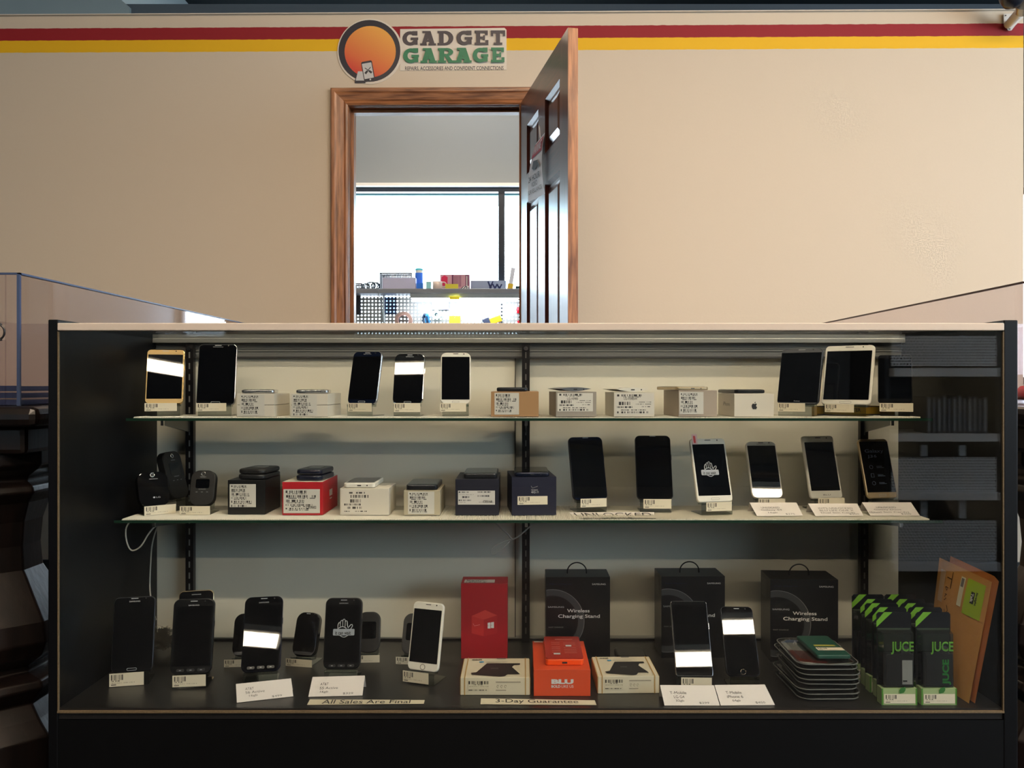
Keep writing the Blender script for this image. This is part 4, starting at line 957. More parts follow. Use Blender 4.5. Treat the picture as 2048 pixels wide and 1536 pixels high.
def lying(label, box, w, l, th, fr, bez, dx=0, dy=.004, yaw=0, curve=0, name='smartphone', r=.008, zoff=0):
    t0, bw, bh, D, M = box
    a = R(yaw)
    T = M @ Matrix.Translation((dx, dy, bh + th + .0008 + zoff)) @ Matrix.Rotation(a, 4, 'Z')
    # lies on its back, foot towards the viewer: local x right, y to the back, z up
    t = thing(name, label, 'smartphone' if name == 'smartphone' else 'mobile phone', T, 'phones lying on cartons')
    frm = FRM[fr] if isinstance(fr, str) else fr
    m = MB()
    if curve:
        n = 12; o_ = []
        for k in range(n + 1):
            x = -w / 2 + w * k / n; o_.append((x, -th + curve * 0 - .0, x))
        up = [( -w / 2 + w * k / n, -th * .35 + .35 * th * math.sin(math.pi * k / n)) for k in range(n + 1)]
        dn = [( w / 2 - w * k / n, -th * .35 - .6 * th * math.sin(math.pi * k / n)) for k in range(n + 1)]
        pr = up + dn
        m.loft([[(x * .96, 0, z) for x, z in pr], [(x, .004, z) for x, z in pr], [(x, l - .004, z) for x, z in pr], [(x * .96, l, z) for x, z in pr]], frm)
    else: m.prism(rrect(w, l, r, 5, 0, l / 2), -th, 0, frm, bev=min(.0018, th * .3))
    m.build('frame', t)
    if not curve:
        MB().prism(rrect(w - .004, l - .004, r - .001, 5, 0, l / 2), -.0003, .0004, BEZ[bez] if isinstance(bez, str) else bez).build('front_panel', t)
        MB().prism(rrect(w * .88, l * .78, .001, 2, 0, l / 2), .0003, .0007, M_scr_).build('screen', t)
    MB().box(-.004, .004, -.0006, .001, -th * .62, -th * .38, M_ink).build('charging_port', t)
    MB().cyl((w * .25, -.0006, -th * .5), (w * .25, .001, -th * .5), th * .16, M_ink, 10).build('headphone_jack', t)
    return t
DT = 1.806
WH = (208, 202, 188); TP = (158, 148, 136); NV = (20, 22, 38)
lab = lambda a, b_, c, d: (a, b_, c, d)
bx = carton('white carton with label under a silver phone, left of two on the upper shelf', 473.5, 548.7, 787.5, 833.7, S1, .12, DT, col=WH, seam=True, lab=(480, 529, 789.5, 831.5), labm=M_lab[0])
lying('silver edged phone on the left white carton of the upper shelf', bx, .068, .115, .0068, 'silver', 'black', dx=.004, yaw=12)
bx = carton('white carton with label left of the dark blue leaning phone', 580.5, 655.7, 787, 833, S1, .13, DT, col=WH, seam=True, lab=(584, 634, 788.5, 831), labm=M_lab[1])
lying('silver edged phone on the white carton beside the dark blue leaning phone', bx, .068, .118, .0068, 'silver', 'black', dx=.006, yaw=10)
bx = carton('brown kraft carton in the middle of the upper shelf', 982, 1077.4, 785, 835, S1, .13, DT, col=(166, 128, 88), lab=(989, 1038, 787.5, 831), labm=M_lab[2])
lying('dark phone with chrome rim on the brown kraft carton', bx, .066, .12, .0075, 'slate', 'black', dx=-.006)
def lgx(s):
    def fn(m, f, w, h, d):
        g = lambda u, v: f(u, v) - Vector((0, .0004, 0))
        m.text(g, s, .24, .70, .56, .79, M_ink, .01)
    return fn
M_lgl = printed('maker_label', (206, 202, 192), (44, 42, 42), [('bars', .05, .86, .72, .96, 46, 1), ('text', .2, .80, .66, .85, 26, 1), ('bars', .08, .44, .42, .60, 22, 1), ('text', .62, .56, .98, .60, 20, 1), ('text', .52, .46, 1.0, .50, 24, 1), ('bars', .05, .30, .45, .38, 26, 1), ('text', .7, .32, .95, .38, 14, 1), ('text', .1, .16, .8, .22, 40, 1), ('bars', .05, .04, .86, .13, 60, 1)])
bx = carton('taupe carton with a full width label, beside the brown kraft carton', 1111.6, 1193, 785.5, 835, S1, .125, DT, yaw=4.8, col=(150, 142, 132), lab=(1114.7, 1186, 788, 824.6), labm=M_lgl, extra=None)
MB().text(bil((-.038, -.0012, .012), (.034, -.0012, .012), (.034, -.0012, .05), (-.038, -.0012, .05)), 'LG-VS985', .26, .62, .58, .75, M_ink, .01).build('print', bx[0])
lying('grey curved back phone face down on the taupe carton beside the kraft one', bx, .072, .125, .009, mat('grey_back', (110, 114, 118), .3, .3), 'black', dx=-.001, curve=1, yaw=5)
bx = carton('white carton with a full width label under a curved white phone', 1227.6, 1309, 787.6, 836, S1, .125, DT, yaw=3, col=WH, lab=(1230, 1307, 790, 831), labm=M_lgl)
MB().text(bil((-.038, -.0012, .012), (.034, -.0012, .012), (.034, -.0012, .05), (-.038, -.0012, .05)), 'LG-VS985W', .22, .62, .62, .75, M_ink, .01).build('print', bx[0])
lying('white curved back phone face down on its white carton', bx, .074, .13, .0095, 'white', 'black', dx=-.002, curve=1, yaw=5)
bx = carton('taupe carton with label beside the white fruit emblem carton', 1356.5, 1435, 783.6, 836, S1, .125, DT, yaw=5, col=(164, 150, 136), lab=(1358, 1407, 787, 831), labm=M_lab[0])
lying('pale gold phone on the taupe carton beside the fruit emblem carton', bx, .074, .125, .007, 'champagne', 'white', dx=-.01, yaw=6)
APP = [(.5, .76), (.62, .82), (.78, .82), (.9, .72), (.8, .62), (.76, .5), (.8, .37), (.92, .28), (.84, .12), (.72, 0), (.62, 0), (.5, .04), (.38, 0), (.28, .0), (.14, .14), (.05, .36), (.06, .6), (.18, .78), (.32, .83)]
def apple(m, f, w, h, d):
    g = lambda u, v: f(.43 + .16 * u, .32 + .30 * v)
    n = len(APP); m.add([g(.48, .4)] + [g(*p) for p in APP], [(0, i + 1, (i + 1) % n + 1) for i in range(n)], M_ink)
    m.poly(g, [(.5, .84), (.52, 1.0), (.68, 1.12), (.68, .98), (.6, .87)], M_ink)
    e = lambda u, v: Vector((-w / 2 - .0005, d * (1 - u), v * h)); m.text(e, 'iPhone', .35, .45, .75, .62, M_grayink)
bx = carton('white carton with a black fruit emblem on the upper shelf', 1468, 1548, 790, 836, S1, .125, DT, yaw=2.5, col=(212, 206, 192), extra=apple)
lying('slim black phone lying on the white fruit emblem carton', bx, .0665, .12, .0072, 'black', 'black', dx=-.006, yaw=3)
# yellow box lying behind
t, w_, h_, D_, M_ = carton('yellow and black flat box lying behind the white phone on the upper shelf', 1634, 1790, 812, 830, S1, .035, 1.905, col=(176, 142, 40), name='accessory_box', group=None)
mm = MB(); f = lambda u, v: Vector((-w_ / 2 + u * w_, -.0008, v * h_))
mm.rect(f, 0, 0, 1, .12, M_ink); mm.rect(f, 0, .9, 1, 1, M_ink); mm.text(f, 'OTTER', .38, .35, .56, .78, M_ink, .03); mm.build('print', t)
# --- middle shelf cartons
bx = carton('black carton with white label left of the red one on the middle shelf', 455.5, 530.5, 960, 1028.6, S2, .113, col=(16, 16, 18), lab=(459.5, 512, 968, 1014), labm=M_lab[1], rough=.4)
flipmat = mat('matt_black_flip', (24, 24, 26), .38)
def lyflip(label, box, w, l, th, dx, dy, yaw, mt):
    t0, bw, bh, D, M = box
    T = M @ Matrix.Translation((dx, dy, bh + .0008)) @ Matrix.Rotation(R(yaw), 4, 'Z')
    t = thing('flip_phone', label, 'mobile phone', T, 'phones lying on cartons')
    MB().prism(rrect(w, l, .014, 6, 0, l / 2), 0, th * .48, mt, bev=.003).build('lower_half', t)
    MB().prism(rrect(w * .98, l * .97, .014, 6, 0, l / 2), th * .52, th, mt, bev=.0035).build('upper_half', t)
    MB().prism(rrect(w * .5, l * .34, .003, 3, 0, l * .55), th - .001, th + .0004, M_scr_).build('outer_screen', t)
    MB().cyl((-w * .28, l * .97, th * .5), (w * .28, l * .97, th * .5), th * .3, mt, 14).build('hinge', t)
lyflip('rugged black flip phone lying on the black carton', bx, .062, .092, .022, .006, .004, -9, flipmat)
def vz(m, f, w, h, d):
    e = lambda u, v: Vector((w / 2 + .0005, d * u, v * h)); m.rect(e, .42, .46, .62, .66, M_whiteink); m.rect(e, .45, .36, .58, .40, M_whiteink)
bx = carton('red carton with a white top and large label on the middle shelf', 564.5, 645.4, 963.7, 1030, S2, .145, col=(176, 22, 34), top=(200, 192, 176), lab=(567, 640, 978, 1026), labm=M_lab[2], extra=vz)
MB().text(bil((-.04, -.0013, 0), (.04, -.0013, 0), (.04, -.0013, .07), (-.04, -.0013, .07)), 'CE0682', .60, .20, .87, .28, M_ink, .01).build('print', bx[0])
lyflip('black flip phone with blue tinted edge lying on the red carton', bx, .058, .098, .024, .008, .012, -6, mat('blue_black_flip', (20, 24, 40), .25))
M_dirlab = printed('printed_white_card', (208, 202, 190), (60, 56, 54), [('text', .28, .80, .85, .90, 18, 1), ('bars', .28, .66, .98, .78, 40, 1), ('bars', .30, .46, .70, .60, 24, 1), ('bars', .1, .34, .70, .42, 46, 1), ('bars', .2, .2, .75, .29, 36, 1), ('text', .1, .05, .3, .12, 8, 1), ('text', .5, .05, .92, .12, 18, 1)])
bx = carton('white carton printed with bar codes on the middle shelf', 680, 778, 976.5, 1030, S2, .10, col=WH, lab=(683, 738, 979, 1027), labm=M_dirlab)
lying('white phone lying on the bar coded white carton', bx, .067, .118, .0095, 'white', 'white', dx=-.012)
bx = carton('small beige carton with label right of the white one on the middle shelf', 807.6, 880, 981, 1030.5, S2, .12, col=(176, 166, 142), lab=(816, 868.6, 983, 1028), labm=M_lab[0])
lying('dark grey phone lying on the small beige carton', bx, .067, .118, .0105, 'slate', 'black', dx=-.001)
M_wide = printed('wide_label', (196, 194, 190), (50, 50, 60), [('bars', .02, .84, .3, .94, 26, 1), ('faint', .02, .66, .42, .74, 40, 1), ('bars', .10, .48, .32, .60, 14, 1), ('bars', .02, .26, .36, .36, 40, 1), ('faint', .02, .1, .2, .2, 16, 1), ('bars', .53, .86, .88, .94, 26, 1), ('bars', .53, .56, .86, .68, 40, 1), ('faint', .53, .12, .98, .2, 40, 1)])
bx = carton('dark navy carton with a wide label on the middle shelf', 910.8, 997.5, 957.8, 1030, S2, .14, col=NV, lab=(916, 990, 981, 1009), labm=M_wide)
MB().text(bil((-.04, -.0013, 0), (.04, -.0013, 0), (.04, -.0013, .07), (-.04, -.0013, .07)), 'CE0168', .66, .38, .9, .45, M_ink, .01).build('print', bx[0])
lying('black phone with silver trim lying on the wide labelled navy carton', bx, .072, .125, .010, 'slate', 'charcoal', dx=.006)
def v4g(m, f, w, h, d):
    g = lambda u, v: f(u, v)
    m.text(g, 'verizon', .43, .645, .58, .685, M_led, .01); m.text(g, '4G', .43, .575, .53, .635, M_led, .02); m.text(g, 'LTE', .55, .58, .60, .63, M_led); m.ribbon(g, [(.43, .77), (.46, .71), (.58, .76)], .006, M_led, 1)
bx = carton('navy carton with a 4G emblem and price sticker on the middle shelf', 1023.8, 1112.8, 954, 1030, S2, .14, yaw=5, col=(16, 18, 42), lab=(1035, 1095, 992, 1009), labm=M_tag, extra=v4g)
lying('thin black phone lying on the navy 4G carton', bx, .074, .125, .0085, 'navy', 'black', dx=-.004, yaw=-4)
# --- cartons on the deck
def cube(m, f, w, h, d):
    g = lambda u, v: f(u, v)
    m.poly(g, [(.23, .34), (.49, .30), (.49, .52), (.23, .57)], mat('cube_left', (176, 44, 46), .4)); m.poly(g, [(.49, .30), (.78, .34), (.78, .58), (.49, .52)], mat('cube_right', (158, 30, 38), .4)); m.poly(g, [(.23, .57), (.49, .52), (.78, .58), (.52, .65)], mat('cube_top', (186, 58, 56), .4))
    g2 = lambda u, v: f(u, v) - Vector((0, .0003, 0))
    for (a, b_, c_, d_) in ((.575, .405, .635, .47), (.645, .41, .71, .475)):
        for k in (0, 1): m.poly(g2, [(a, b_ + .04 * k), (c_, b_ + .04 * k - .0), (c_, b_ + .036 + .04 * k + .006), (a, b_ + .036 + .04 * k)], M_whiteink)
    m.ribbon(g2, [(.26, .47), (.29, .44), (.41, .455)], .008, mat('pink_ink', (220, 150, 150), .4), h / w)
    m.rect(lambda u, v: Vector((-w / 2 + u * w, v * d, h + .0003)), .06, .12, .72, .55, M_lab[0])
carton('tall red box with a cube emblem standing at the back of the deck', 922, 1014.8, 1167, 1317.4, S3, .067, col=(150, 20, 32), extra=cube, name='phone_box', group=None)
def anker(label, fl, fr_, yt, yb, dep, yaw):
    t, w, h, D, M = carton(label, fl, fr_, yt, yb, S3, dep, yaw=yaw, col=(206, 198, 174), name='accessory_box', group='white accessory boxes with tan ends', bev=.0008)
    me = mat('tan_card_end', (176, 142, 84), .6)
    for s_ in (-1, 1):
        MB().box(s_ * (w / 2 - .008) - .001, s_ * (w / 2 - .008) + .001, -.0006, dep, 0, h + .0008, me).box(*(sorted((s_ * (w / 2 - .0005), s_ * (w / 2 + .0012)))), .002, dep - .002, .0005, h * .96, me).build('end_flap', t)
    q = MB(); f = lambda u, v: Vector((-w / 2 + u * w, v * dep, h + .0012))
    q.text(f, 'ANKER', .12, .86, .28, .92, M_ink, .03); q.rect(f, .24, .74, .31, .80, mat('cyan_print', (60, 150, 190), .5)); q.rect(f, .34, .76, .66, .79, mat('faint_print', (180, 174, 158), .6)); q.rect(f, .5, .93, .64, .97, M_grayink)
    q.poly(f, [(.14, .20), (.16, .12), (.58, .02), (.64, .04), (.68, .14), (.86, .14), (.74, .50), (.77, .60), (.86, .62), (.86, .70), (.36, .70), (.22, .24)], mat('print_black', (36, 34, 34), .5))
    q.text(lambda u, v: f(u, v) + Vector((0, 0, .0003)), 'ANKER', .42, .40, .54, .45, M_grayink, .02)
    g = lambda u, v: Vector((-w / 2 + u * w, -.0009, v * h))
    q.rect(g, .11, .22, .41, .82, printed('box_code', (200, 192, 168), (44, 40, 36), [('bars', .02, .68, .98, .98, 50, 1), ('text', .25, .56, .75, .66, 18, 1), ('faint', .02, .40, .98, .50, 40, 1), ('text', .02, .04, .9, .16, 40, 1)]))
    q.rect(g, .51, .72, .87, .78, M_grayink if 0 else mat('faint_print2', (150, 142, 126), .6))
    for k in range(3): q.ribbon(g, [(.54 + .055 * k + .014 * math.cos(a * .9), .5 + .08 * math.sin(a * .9)) for a in range(7)], .005, mat('faint_print3', (110, 104, 92), .6), h / w)
    q.rect(g, .51, .26, .66, .31, mat('faint_print2', (150, 142, 126), .6))
    q.build('print', t)
anker('white accessory box in front of the tall red box', 921, 1059.3, 1355, 1390, .115, 0)
anker('white accessory box right of the orange carton', 1196, 1318, 1352, 1386.6, .117, 1)
def blu(m, f, w, h, d):
    m.text(f, 'BLU', .31, .46, .70, .64, M_whiteink, .06); m.text(f, 'BOLD', .31, .32, .47, .42, M_whiteink, .03); m.text(f, 'LIKE US', .49, .32, .70, .42, M_whiteink, 0)
    m.rect(lambda u, v: Vector((-w / 2 + u * w, v * d, h + .0003)), .03, .95, .2, .985, M_whiteink)
bx = carton('orange carton with bold white lettering and an orange phone on top', 1067.5, 1181, 1339, 1392, S3, .18, col=(206, 74, 38), extra=blu, name='phone_box', group=None)
T = bx[4] @ Matrix.Translation((.006, .022, bx[2] + .0145))
t = thing('smartphone', 'thick orange phone under red printed film on the orange carton', 'smartphone', T)
MB().prism(rrect(.0745, .14, .007, 5, 0, .07), -.014, -.002, FRM['orange'], bev=.0018).build('frame', t)
q = MB(); fm = mat('red_printed_film', (168, 48, 36), .22); q.prism(rrect(.073, .141, .005, 4, 0, .0715), -.002, .0002, fm)
f = lambda u, v: Vector((-.036 + .072 * u, .141 * v, .0005)); pk = mat('film_print', (205, 110, 90), .4)
for v in (.25, .33, .41, .49, .62, .70): q.rect(f, .18, v, .42, v + .012, pk); q.rect(f, .52, v - .03, .86, v - .018, pk)
q.rect(f, .22, .16, .40, .22, M_whiteink); q.rect(f, .58, .52, .74, .58, M_whiteink); q.rect(f, .3, .84, .8, .87, pk); q.build('screen_film', t)
MB().box(-.005, .005, -.0008, .001, -.010, -.007, M_ink).build('charging_port', t)
# wireless charging stand cartons
M_bcard = mat('black_card', (12, 13, 20), .3); M_arc = mat('dark_grey_arc', (52, 54, 58), .3)
def wcs(label, fl, fr_, yt, D, dep, yaw):
    zt_ = CZ - (yt - VY) * D / F; h = zt_ - S3; yb = VY + (CZ - S3) * F / D
    def ex_(m, f, w, h_, d):
        asp = h_ / w
        cx, cy, r1, r0 = .10, .46, .50, .40
        def cl(a, r): return (max(0.003, cx + r * math.cos(a)), cy + r * math.sin(a) / asp)
        n = 40
        for k in range(n):
            a0 = R(110 - 220 * k / n); a1 = R(110 - 220 * (k + 1) / n)
            m.poly(f, [cl(a0, r0), cl(a1, r0), cl(a1, r1), cl(a0, r1)][::-1], M_arc)
            m.poly(lambda u, v: f(u, v) - Vector((0, .0002, 0)), [cl(a0, r1 - .008), cl(a1, r1 - .008), cl(a1, r1), cl(a0, r1)][::-1], mat('arc_rim', (104, 106, 108), .3))
        g = lambda u, v: f(u, v) - Vector((0, .0005, 0))
        m.text(g, 'SAMSUNG', .72, .905, .93, .925, M_whiteink, 0); m.text(g, 'SAMSUNG', .03, .625, .28, .645, M_led, 0)
        m.text(g, 'Wireless', .33, .57, .68, .61, M_whiteink, .012); m.text(g, 'Charging Stand', .19, .49, .84, .545, M_whiteink, .012)
        m.text(g, 'FAST CHARGE', .04, .38, .27, .395, M_grayink, .02); m.text(g, 'Fast Charge', .06, .905, .4, .925, mat('deep_blue_print', (16, 24, 60), .4), .02)
    t, w, h_, D_, M = carton(label, fl, fr_, yt, yb, S3, dep, D, yaw=yaw, col=(8, 9, 14), rough=.35, extra=ex_, name='charging_stand_box', group='black wireless charging stand boxes')
    q = MB(); r = .021
    pts = [(r * 1.0 * math.cos(R(a)), dep * .45, h_ + r * .95 * math.sin(R(a)) + .004) for a in range(0, 181, 20)]
    pts = [(r, dep * .45, h_ - .001)] + pts + [(-r, dep * .45, h_ - .001)]
    q.tube(pts, .0014, M_blackmetal); q.build('handle', t)
    MB().quad((-w / 2 - .0006, dep * .9, h_ * .72), (-w / 2 - .0006, dep * .35, h_ * .72), (-w / 2 - .0006, dep * .35, h_ * .95), (-w / 2 - .0006, dep * .9, h_ * .95), mat('grey_side_label', (96, 96, 94), .5)).build('side_label', t)
wcs('black wireless charging stand box behind the orange carton', 1092, 1220, 1154.5, 1.84, .08, 0)
wcs('black wireless charging stand box behind the $299 and $450 phones', 1322.5, 1450, 1153, 1.847, .085, 1)
wcs('black wireless charging stand box at the right, behind the pack stack', 1541.6, 1675, 1159, 1.818, .088, -3)
o = MB().prism(rrect(.065, .07, .012, 5, 0, .035), 0, .017, mat('charcoal_case', (24, 25, 25), .35), Matrix.Translation((P(1265, 0, 1.80).x, 1.80, S3 + .0005)), bev=.004).build('accessory_case', base=True)
tag(o, 'flat charcoal case lying behind the right white accessory box', 'case')
# ---------------------------------------------------------------- paper cards
def paper(name, label, cat, bl, br, tr, tl, surf, zh, texts, m=M_paper, group=None, fold=True, curl=.0):
    """corners in pixels; bottom edge on the surface, top edge raised by zh"""
    a, b_ = PZ(*bl, surf + .0008), PZ(*br, surf + .0008); c_, d_ = PZ(*tr, surf + zh), PZ(*tl, surf + zh)
    for v in (a, b_): v.y = max(v.y, FD + .008)
    q = MB(); f0 = bil(a, b_, c_, d_)
    nrm = (b_ - a).cross(d_ - a).normalized()
    f = lambda u, v: f0(u, v) - nrm * curl * math.sin(math.pi * v)
    n = 6
    for k in range(n): q.quad(f(0, k / n), f(1, k / n), f(1, (k + 1) / n), f(0, (k + 1) / n), m)
    if fold:
        e = Vector((0, .014, -(zh - .001))); q.quad(c_ + Vector((0, .0003, 0)), d_ + Vector((0, .0003, 0)), d_ + e, c_ + e, m)
    g = lambda u, v: f(u, v) + nrm * .0006
    for (s, u0, v0, u1, v1, mt) in texts: q.text(g, s, u0, v0, u1, v1, mt, 0)
    return tag(q.build(name, base=True), label, cat, group)
GC = 'paper price cards'
G1 = mat('printed_grey', (92, 90, 90), .6)
def price(label, bl, br, tr, tl, surf, lines, pr, zh=.03, lx=.3, prx=(.68, .9), top=.82, lh=.13, gap=.2, x0=None):
    ts = []; v = top
    for i, s in enumerate(lines):
        w = .038 * len(s) if surf != S2 else .050 * len(s)
        c_ = lx if x0 is None else x0[i] + w / 2
        ts.append((s, c_ - w / 2, v - lh, c_ + w / 2, v, G1)); v -= gap
    ts.append((pr, prx[0], .06, prx[1], .17, G1))
    paper('price_card', label, 'price card', bl, br, tr, tl, surf, zh, ts, group=GC)
price('white price card reading 16gb $499, leftmost on the deck', (473.7, 1405.5), (586.6, 1392.6), (582, 1356.7), (471.8, 1368), S3, ['AT&T', 'S6 Active', '16gb'], '$499', .028, x0=(.16, .16, .22), prx=(.62, .80), top=.74)
price('white price card reading 16gb $329 on the deck', (616.6, 1393.6), (725, 1391), (729.8, 1351), (625, 1354), S3, ['AT&T', 'S5 Active', '16gb'], '$329', .028, x0=(.18, .18, .2), prx=(.63, .82), top=.68)
price('white price card reading 32gb $299 on the deck', (1329, 1411), (1439.6, 1411), (1427.8, 1370.6), (1320, 1370), S3, ['T-Mobile', 'LG G4', '32gb'], '$299', .028, lx=.3, prx=(.64, .82), top=.68)
price('white price card reading 64gb $450, rightmost on the deck', (1441.5, 1411), (1550, 1410), (1529.6, 1369), (1429, 1370), S3, ['T-Mobile', 'iPhone 6', '64gb'], '$450', .028, lx=.32, prx=(.66, .84), top=.68)
price('white price card reading UNLOCKED 16gb $275 on the middle shelf', (1514, 1032), (1606, 1031.5), (1593, 1005), (1499, 1005), S2, ['UNLOCKED', 'Galaxy S4', '16gb'], '$275', .022, lx=.38, prx=(.64, .84), top=.66, lh=.12, gap=.19)
price("white price card reading INT'L UNLOCKED Dual Sim Cards on the middle shelf", (1631, 1032), (1727, 1031.5), (1714.5, 1007), (1616, 1007), S2, ["INT'L UNLOCKED", 'BLU LIFE ONE X', 'Dual Sim Cards'], '$200', .022, lx=.5, prx=(.72, .92), top=.66, lh=.12, gap=.18)
price('white price card reading UNLOCKED Dual Sim Cards, rightmost on the middle shelf', (1741, 1031.5), (1840, 1031.5), (1822, 1004.6), (1724, 1004.6), S2, ['UNLOCKED', 'Galaxy Duos', '(Dual Sim Cards)'], '$200', .022, lx=.42, prx=(.64, .84), top=.66, lh=.12, gap=.18)
M_strip2 = mat('cream_paper_strip', (214, 206, 180), .7)
paper('paper_strip', 'paper strip reading All Sales Are Final', 'sign', (614, 1409.7), (847.6, 1407.5), (849.4, 1400), (620, 1398.6), S3, .0012, [('All Sales Are Final', .12, .12, .88, .9, M_ink)], M_strip2, None, False)
paper('paper_strip', 'paper strip reading 3-Day Guarantee', 'sign', (961, 1408.5), (1193, 1410), (1189.5, 1400.5), (962, 1396.5), S3, .0012, [('3-Day Guarantee', .13, .1, .85, .9, M_ink)], M_strip2, None, False)
paper('paper_sign', 'curled paper sheet reading UNLOCKED PHONES flat on the middle shelf', 'sign', (1160, 1036), (1312, 1036), (1308, 1024), (1138, 1024.5), S2, .002, [('UNLOCKED', .04, .55, .96, .92, M_ink), ('PHONES', .3, .12, .8, .48, M_ink)], M_paper, None, False, .004)
# ---------------------------------------------------------------- stack of blister packs
M_blis = clear('blister_plastic', (214, 216, 214), 1.5, .08, 2.6)
M_ins = mat('dark_insert_card', (60, 60, 60), .4)
base_o = rrect(.118, .165, .022, 5, 0, .0825)
XS, YSK = .579, 1.588
random.seed(5)
for k in range(8):
    dx, dy, yw = random.uniform(-.003, .003), random.uniform(-.001, .003), random.uniform(-2, 2)
    M = Matrix.Translation((XS + dx, YSK + dy, S3 + .0004 + .0092 * k)) @ Matrix.Rotation(R(yw), 4, 'Z')
    pos = ['at the very bottom', 'second from the bottom', 'third from the bottom', 'fourth from the bottom', 'fourth from the top', 'third from the top', 'just under the top one', 'topmost with white, blue and red print'][k]
    t = thing('blister_pack', 'clear blister pack in the stack, ' + pos, 'blister pack', M, 'stacked blister packs')
    if k == 7:
        q = MB(); q.prism(rrect(.112, .158, .02, 5, 0, .0825), .0030, .0038, mat('card_white_print', (205, 205, 200), .4))
        f = lambda u, v: Vector((-.056 + .112 * u, .0035 + .158 * v, .0040))
        q.poly(f, [(.02, .12), (.5, .02), (.95, .1), (.95, .2), (.5, .5), (.02, .55)], mat('card_red_print', (120, 44, 34), .4)); q.poly(f, [(.5, .04), (.93, .08), (.98, .5), (.6, .55)], mat('card_olive_print', (120, 112, 70), .4)); q.poly(f, [(.04, .85), (.2, .98), (.6, .98), (.7, .86)], mat('card_blue_print', (110, 140, 190), .4))
        q.build('printed_insert', t)
    else: MB().prism(rrect(.11, .155, .02, 5, 0, .0825), .0030, .0040, M_ins).build('printed_insert', t)
    MB().loft([[(x, y, z) for x, y in rrect(.118 - 2 * e, .165 - 2 * e, .022, 5, 0, .0825)] for e, z in ((.010, 0), (.006, .0042), (0, .0046), (0, .0056), (.006, .006), (.012, .0088))], M_blis).build('tray', t)
    o_, i_ = rrect(.1184, .1654, .022, 5, 0, .0825), rrect(.1150, .162, .021, 5, 0, .0825); n_ = len(o_)
    MB().add([(x, y, z) for z in (.0044, .0058) for ring in (o_, i_) for x, y in ring], [(s_ * 2 * n_ + i, s_ * 2 * n_ + (i + 1) % n_, s_ * 2 * n_ + n_ + (i + 1) % n_, s_ * 2 * n_ + n_ + i) for s_ in (0, 1) for i in range(n_)] + [(i, (i + 1) % n_, 2 * n_ + (i + 1) % n_, 2 * n_ + i) for i in range(n_)], mat('blister_rim_glint', (112, 114, 112), .2)).build('rim', t)  # opaque grey paints in the light that the clear flange catches
zt_ = S3 + .0004 + .0092 * 8
t = thing('memory_card_pack', 'small teal green pack with a white label lying on top of the blister stack', 'package', Matrix.Translation((XS + .012, YSK + .018, zt_ + .001)))
MB().prism(rrect(.064, .125, .005, 4, 0, .0625), 0, .008, mat('teal_green_pack', (24, 70, 58), .35), bev=.002).build('pack', t)
f = lambda u, v: Vector((-.032 + .064 * u, .125 * v, .0083))
MB().rect(f, .18, .22, .98, .36, M_tag).build('label', t); MB().rect(f, .2, .42, .85, .5, mat('olive_print', (150, 150, 70), .5)).build('print', t)
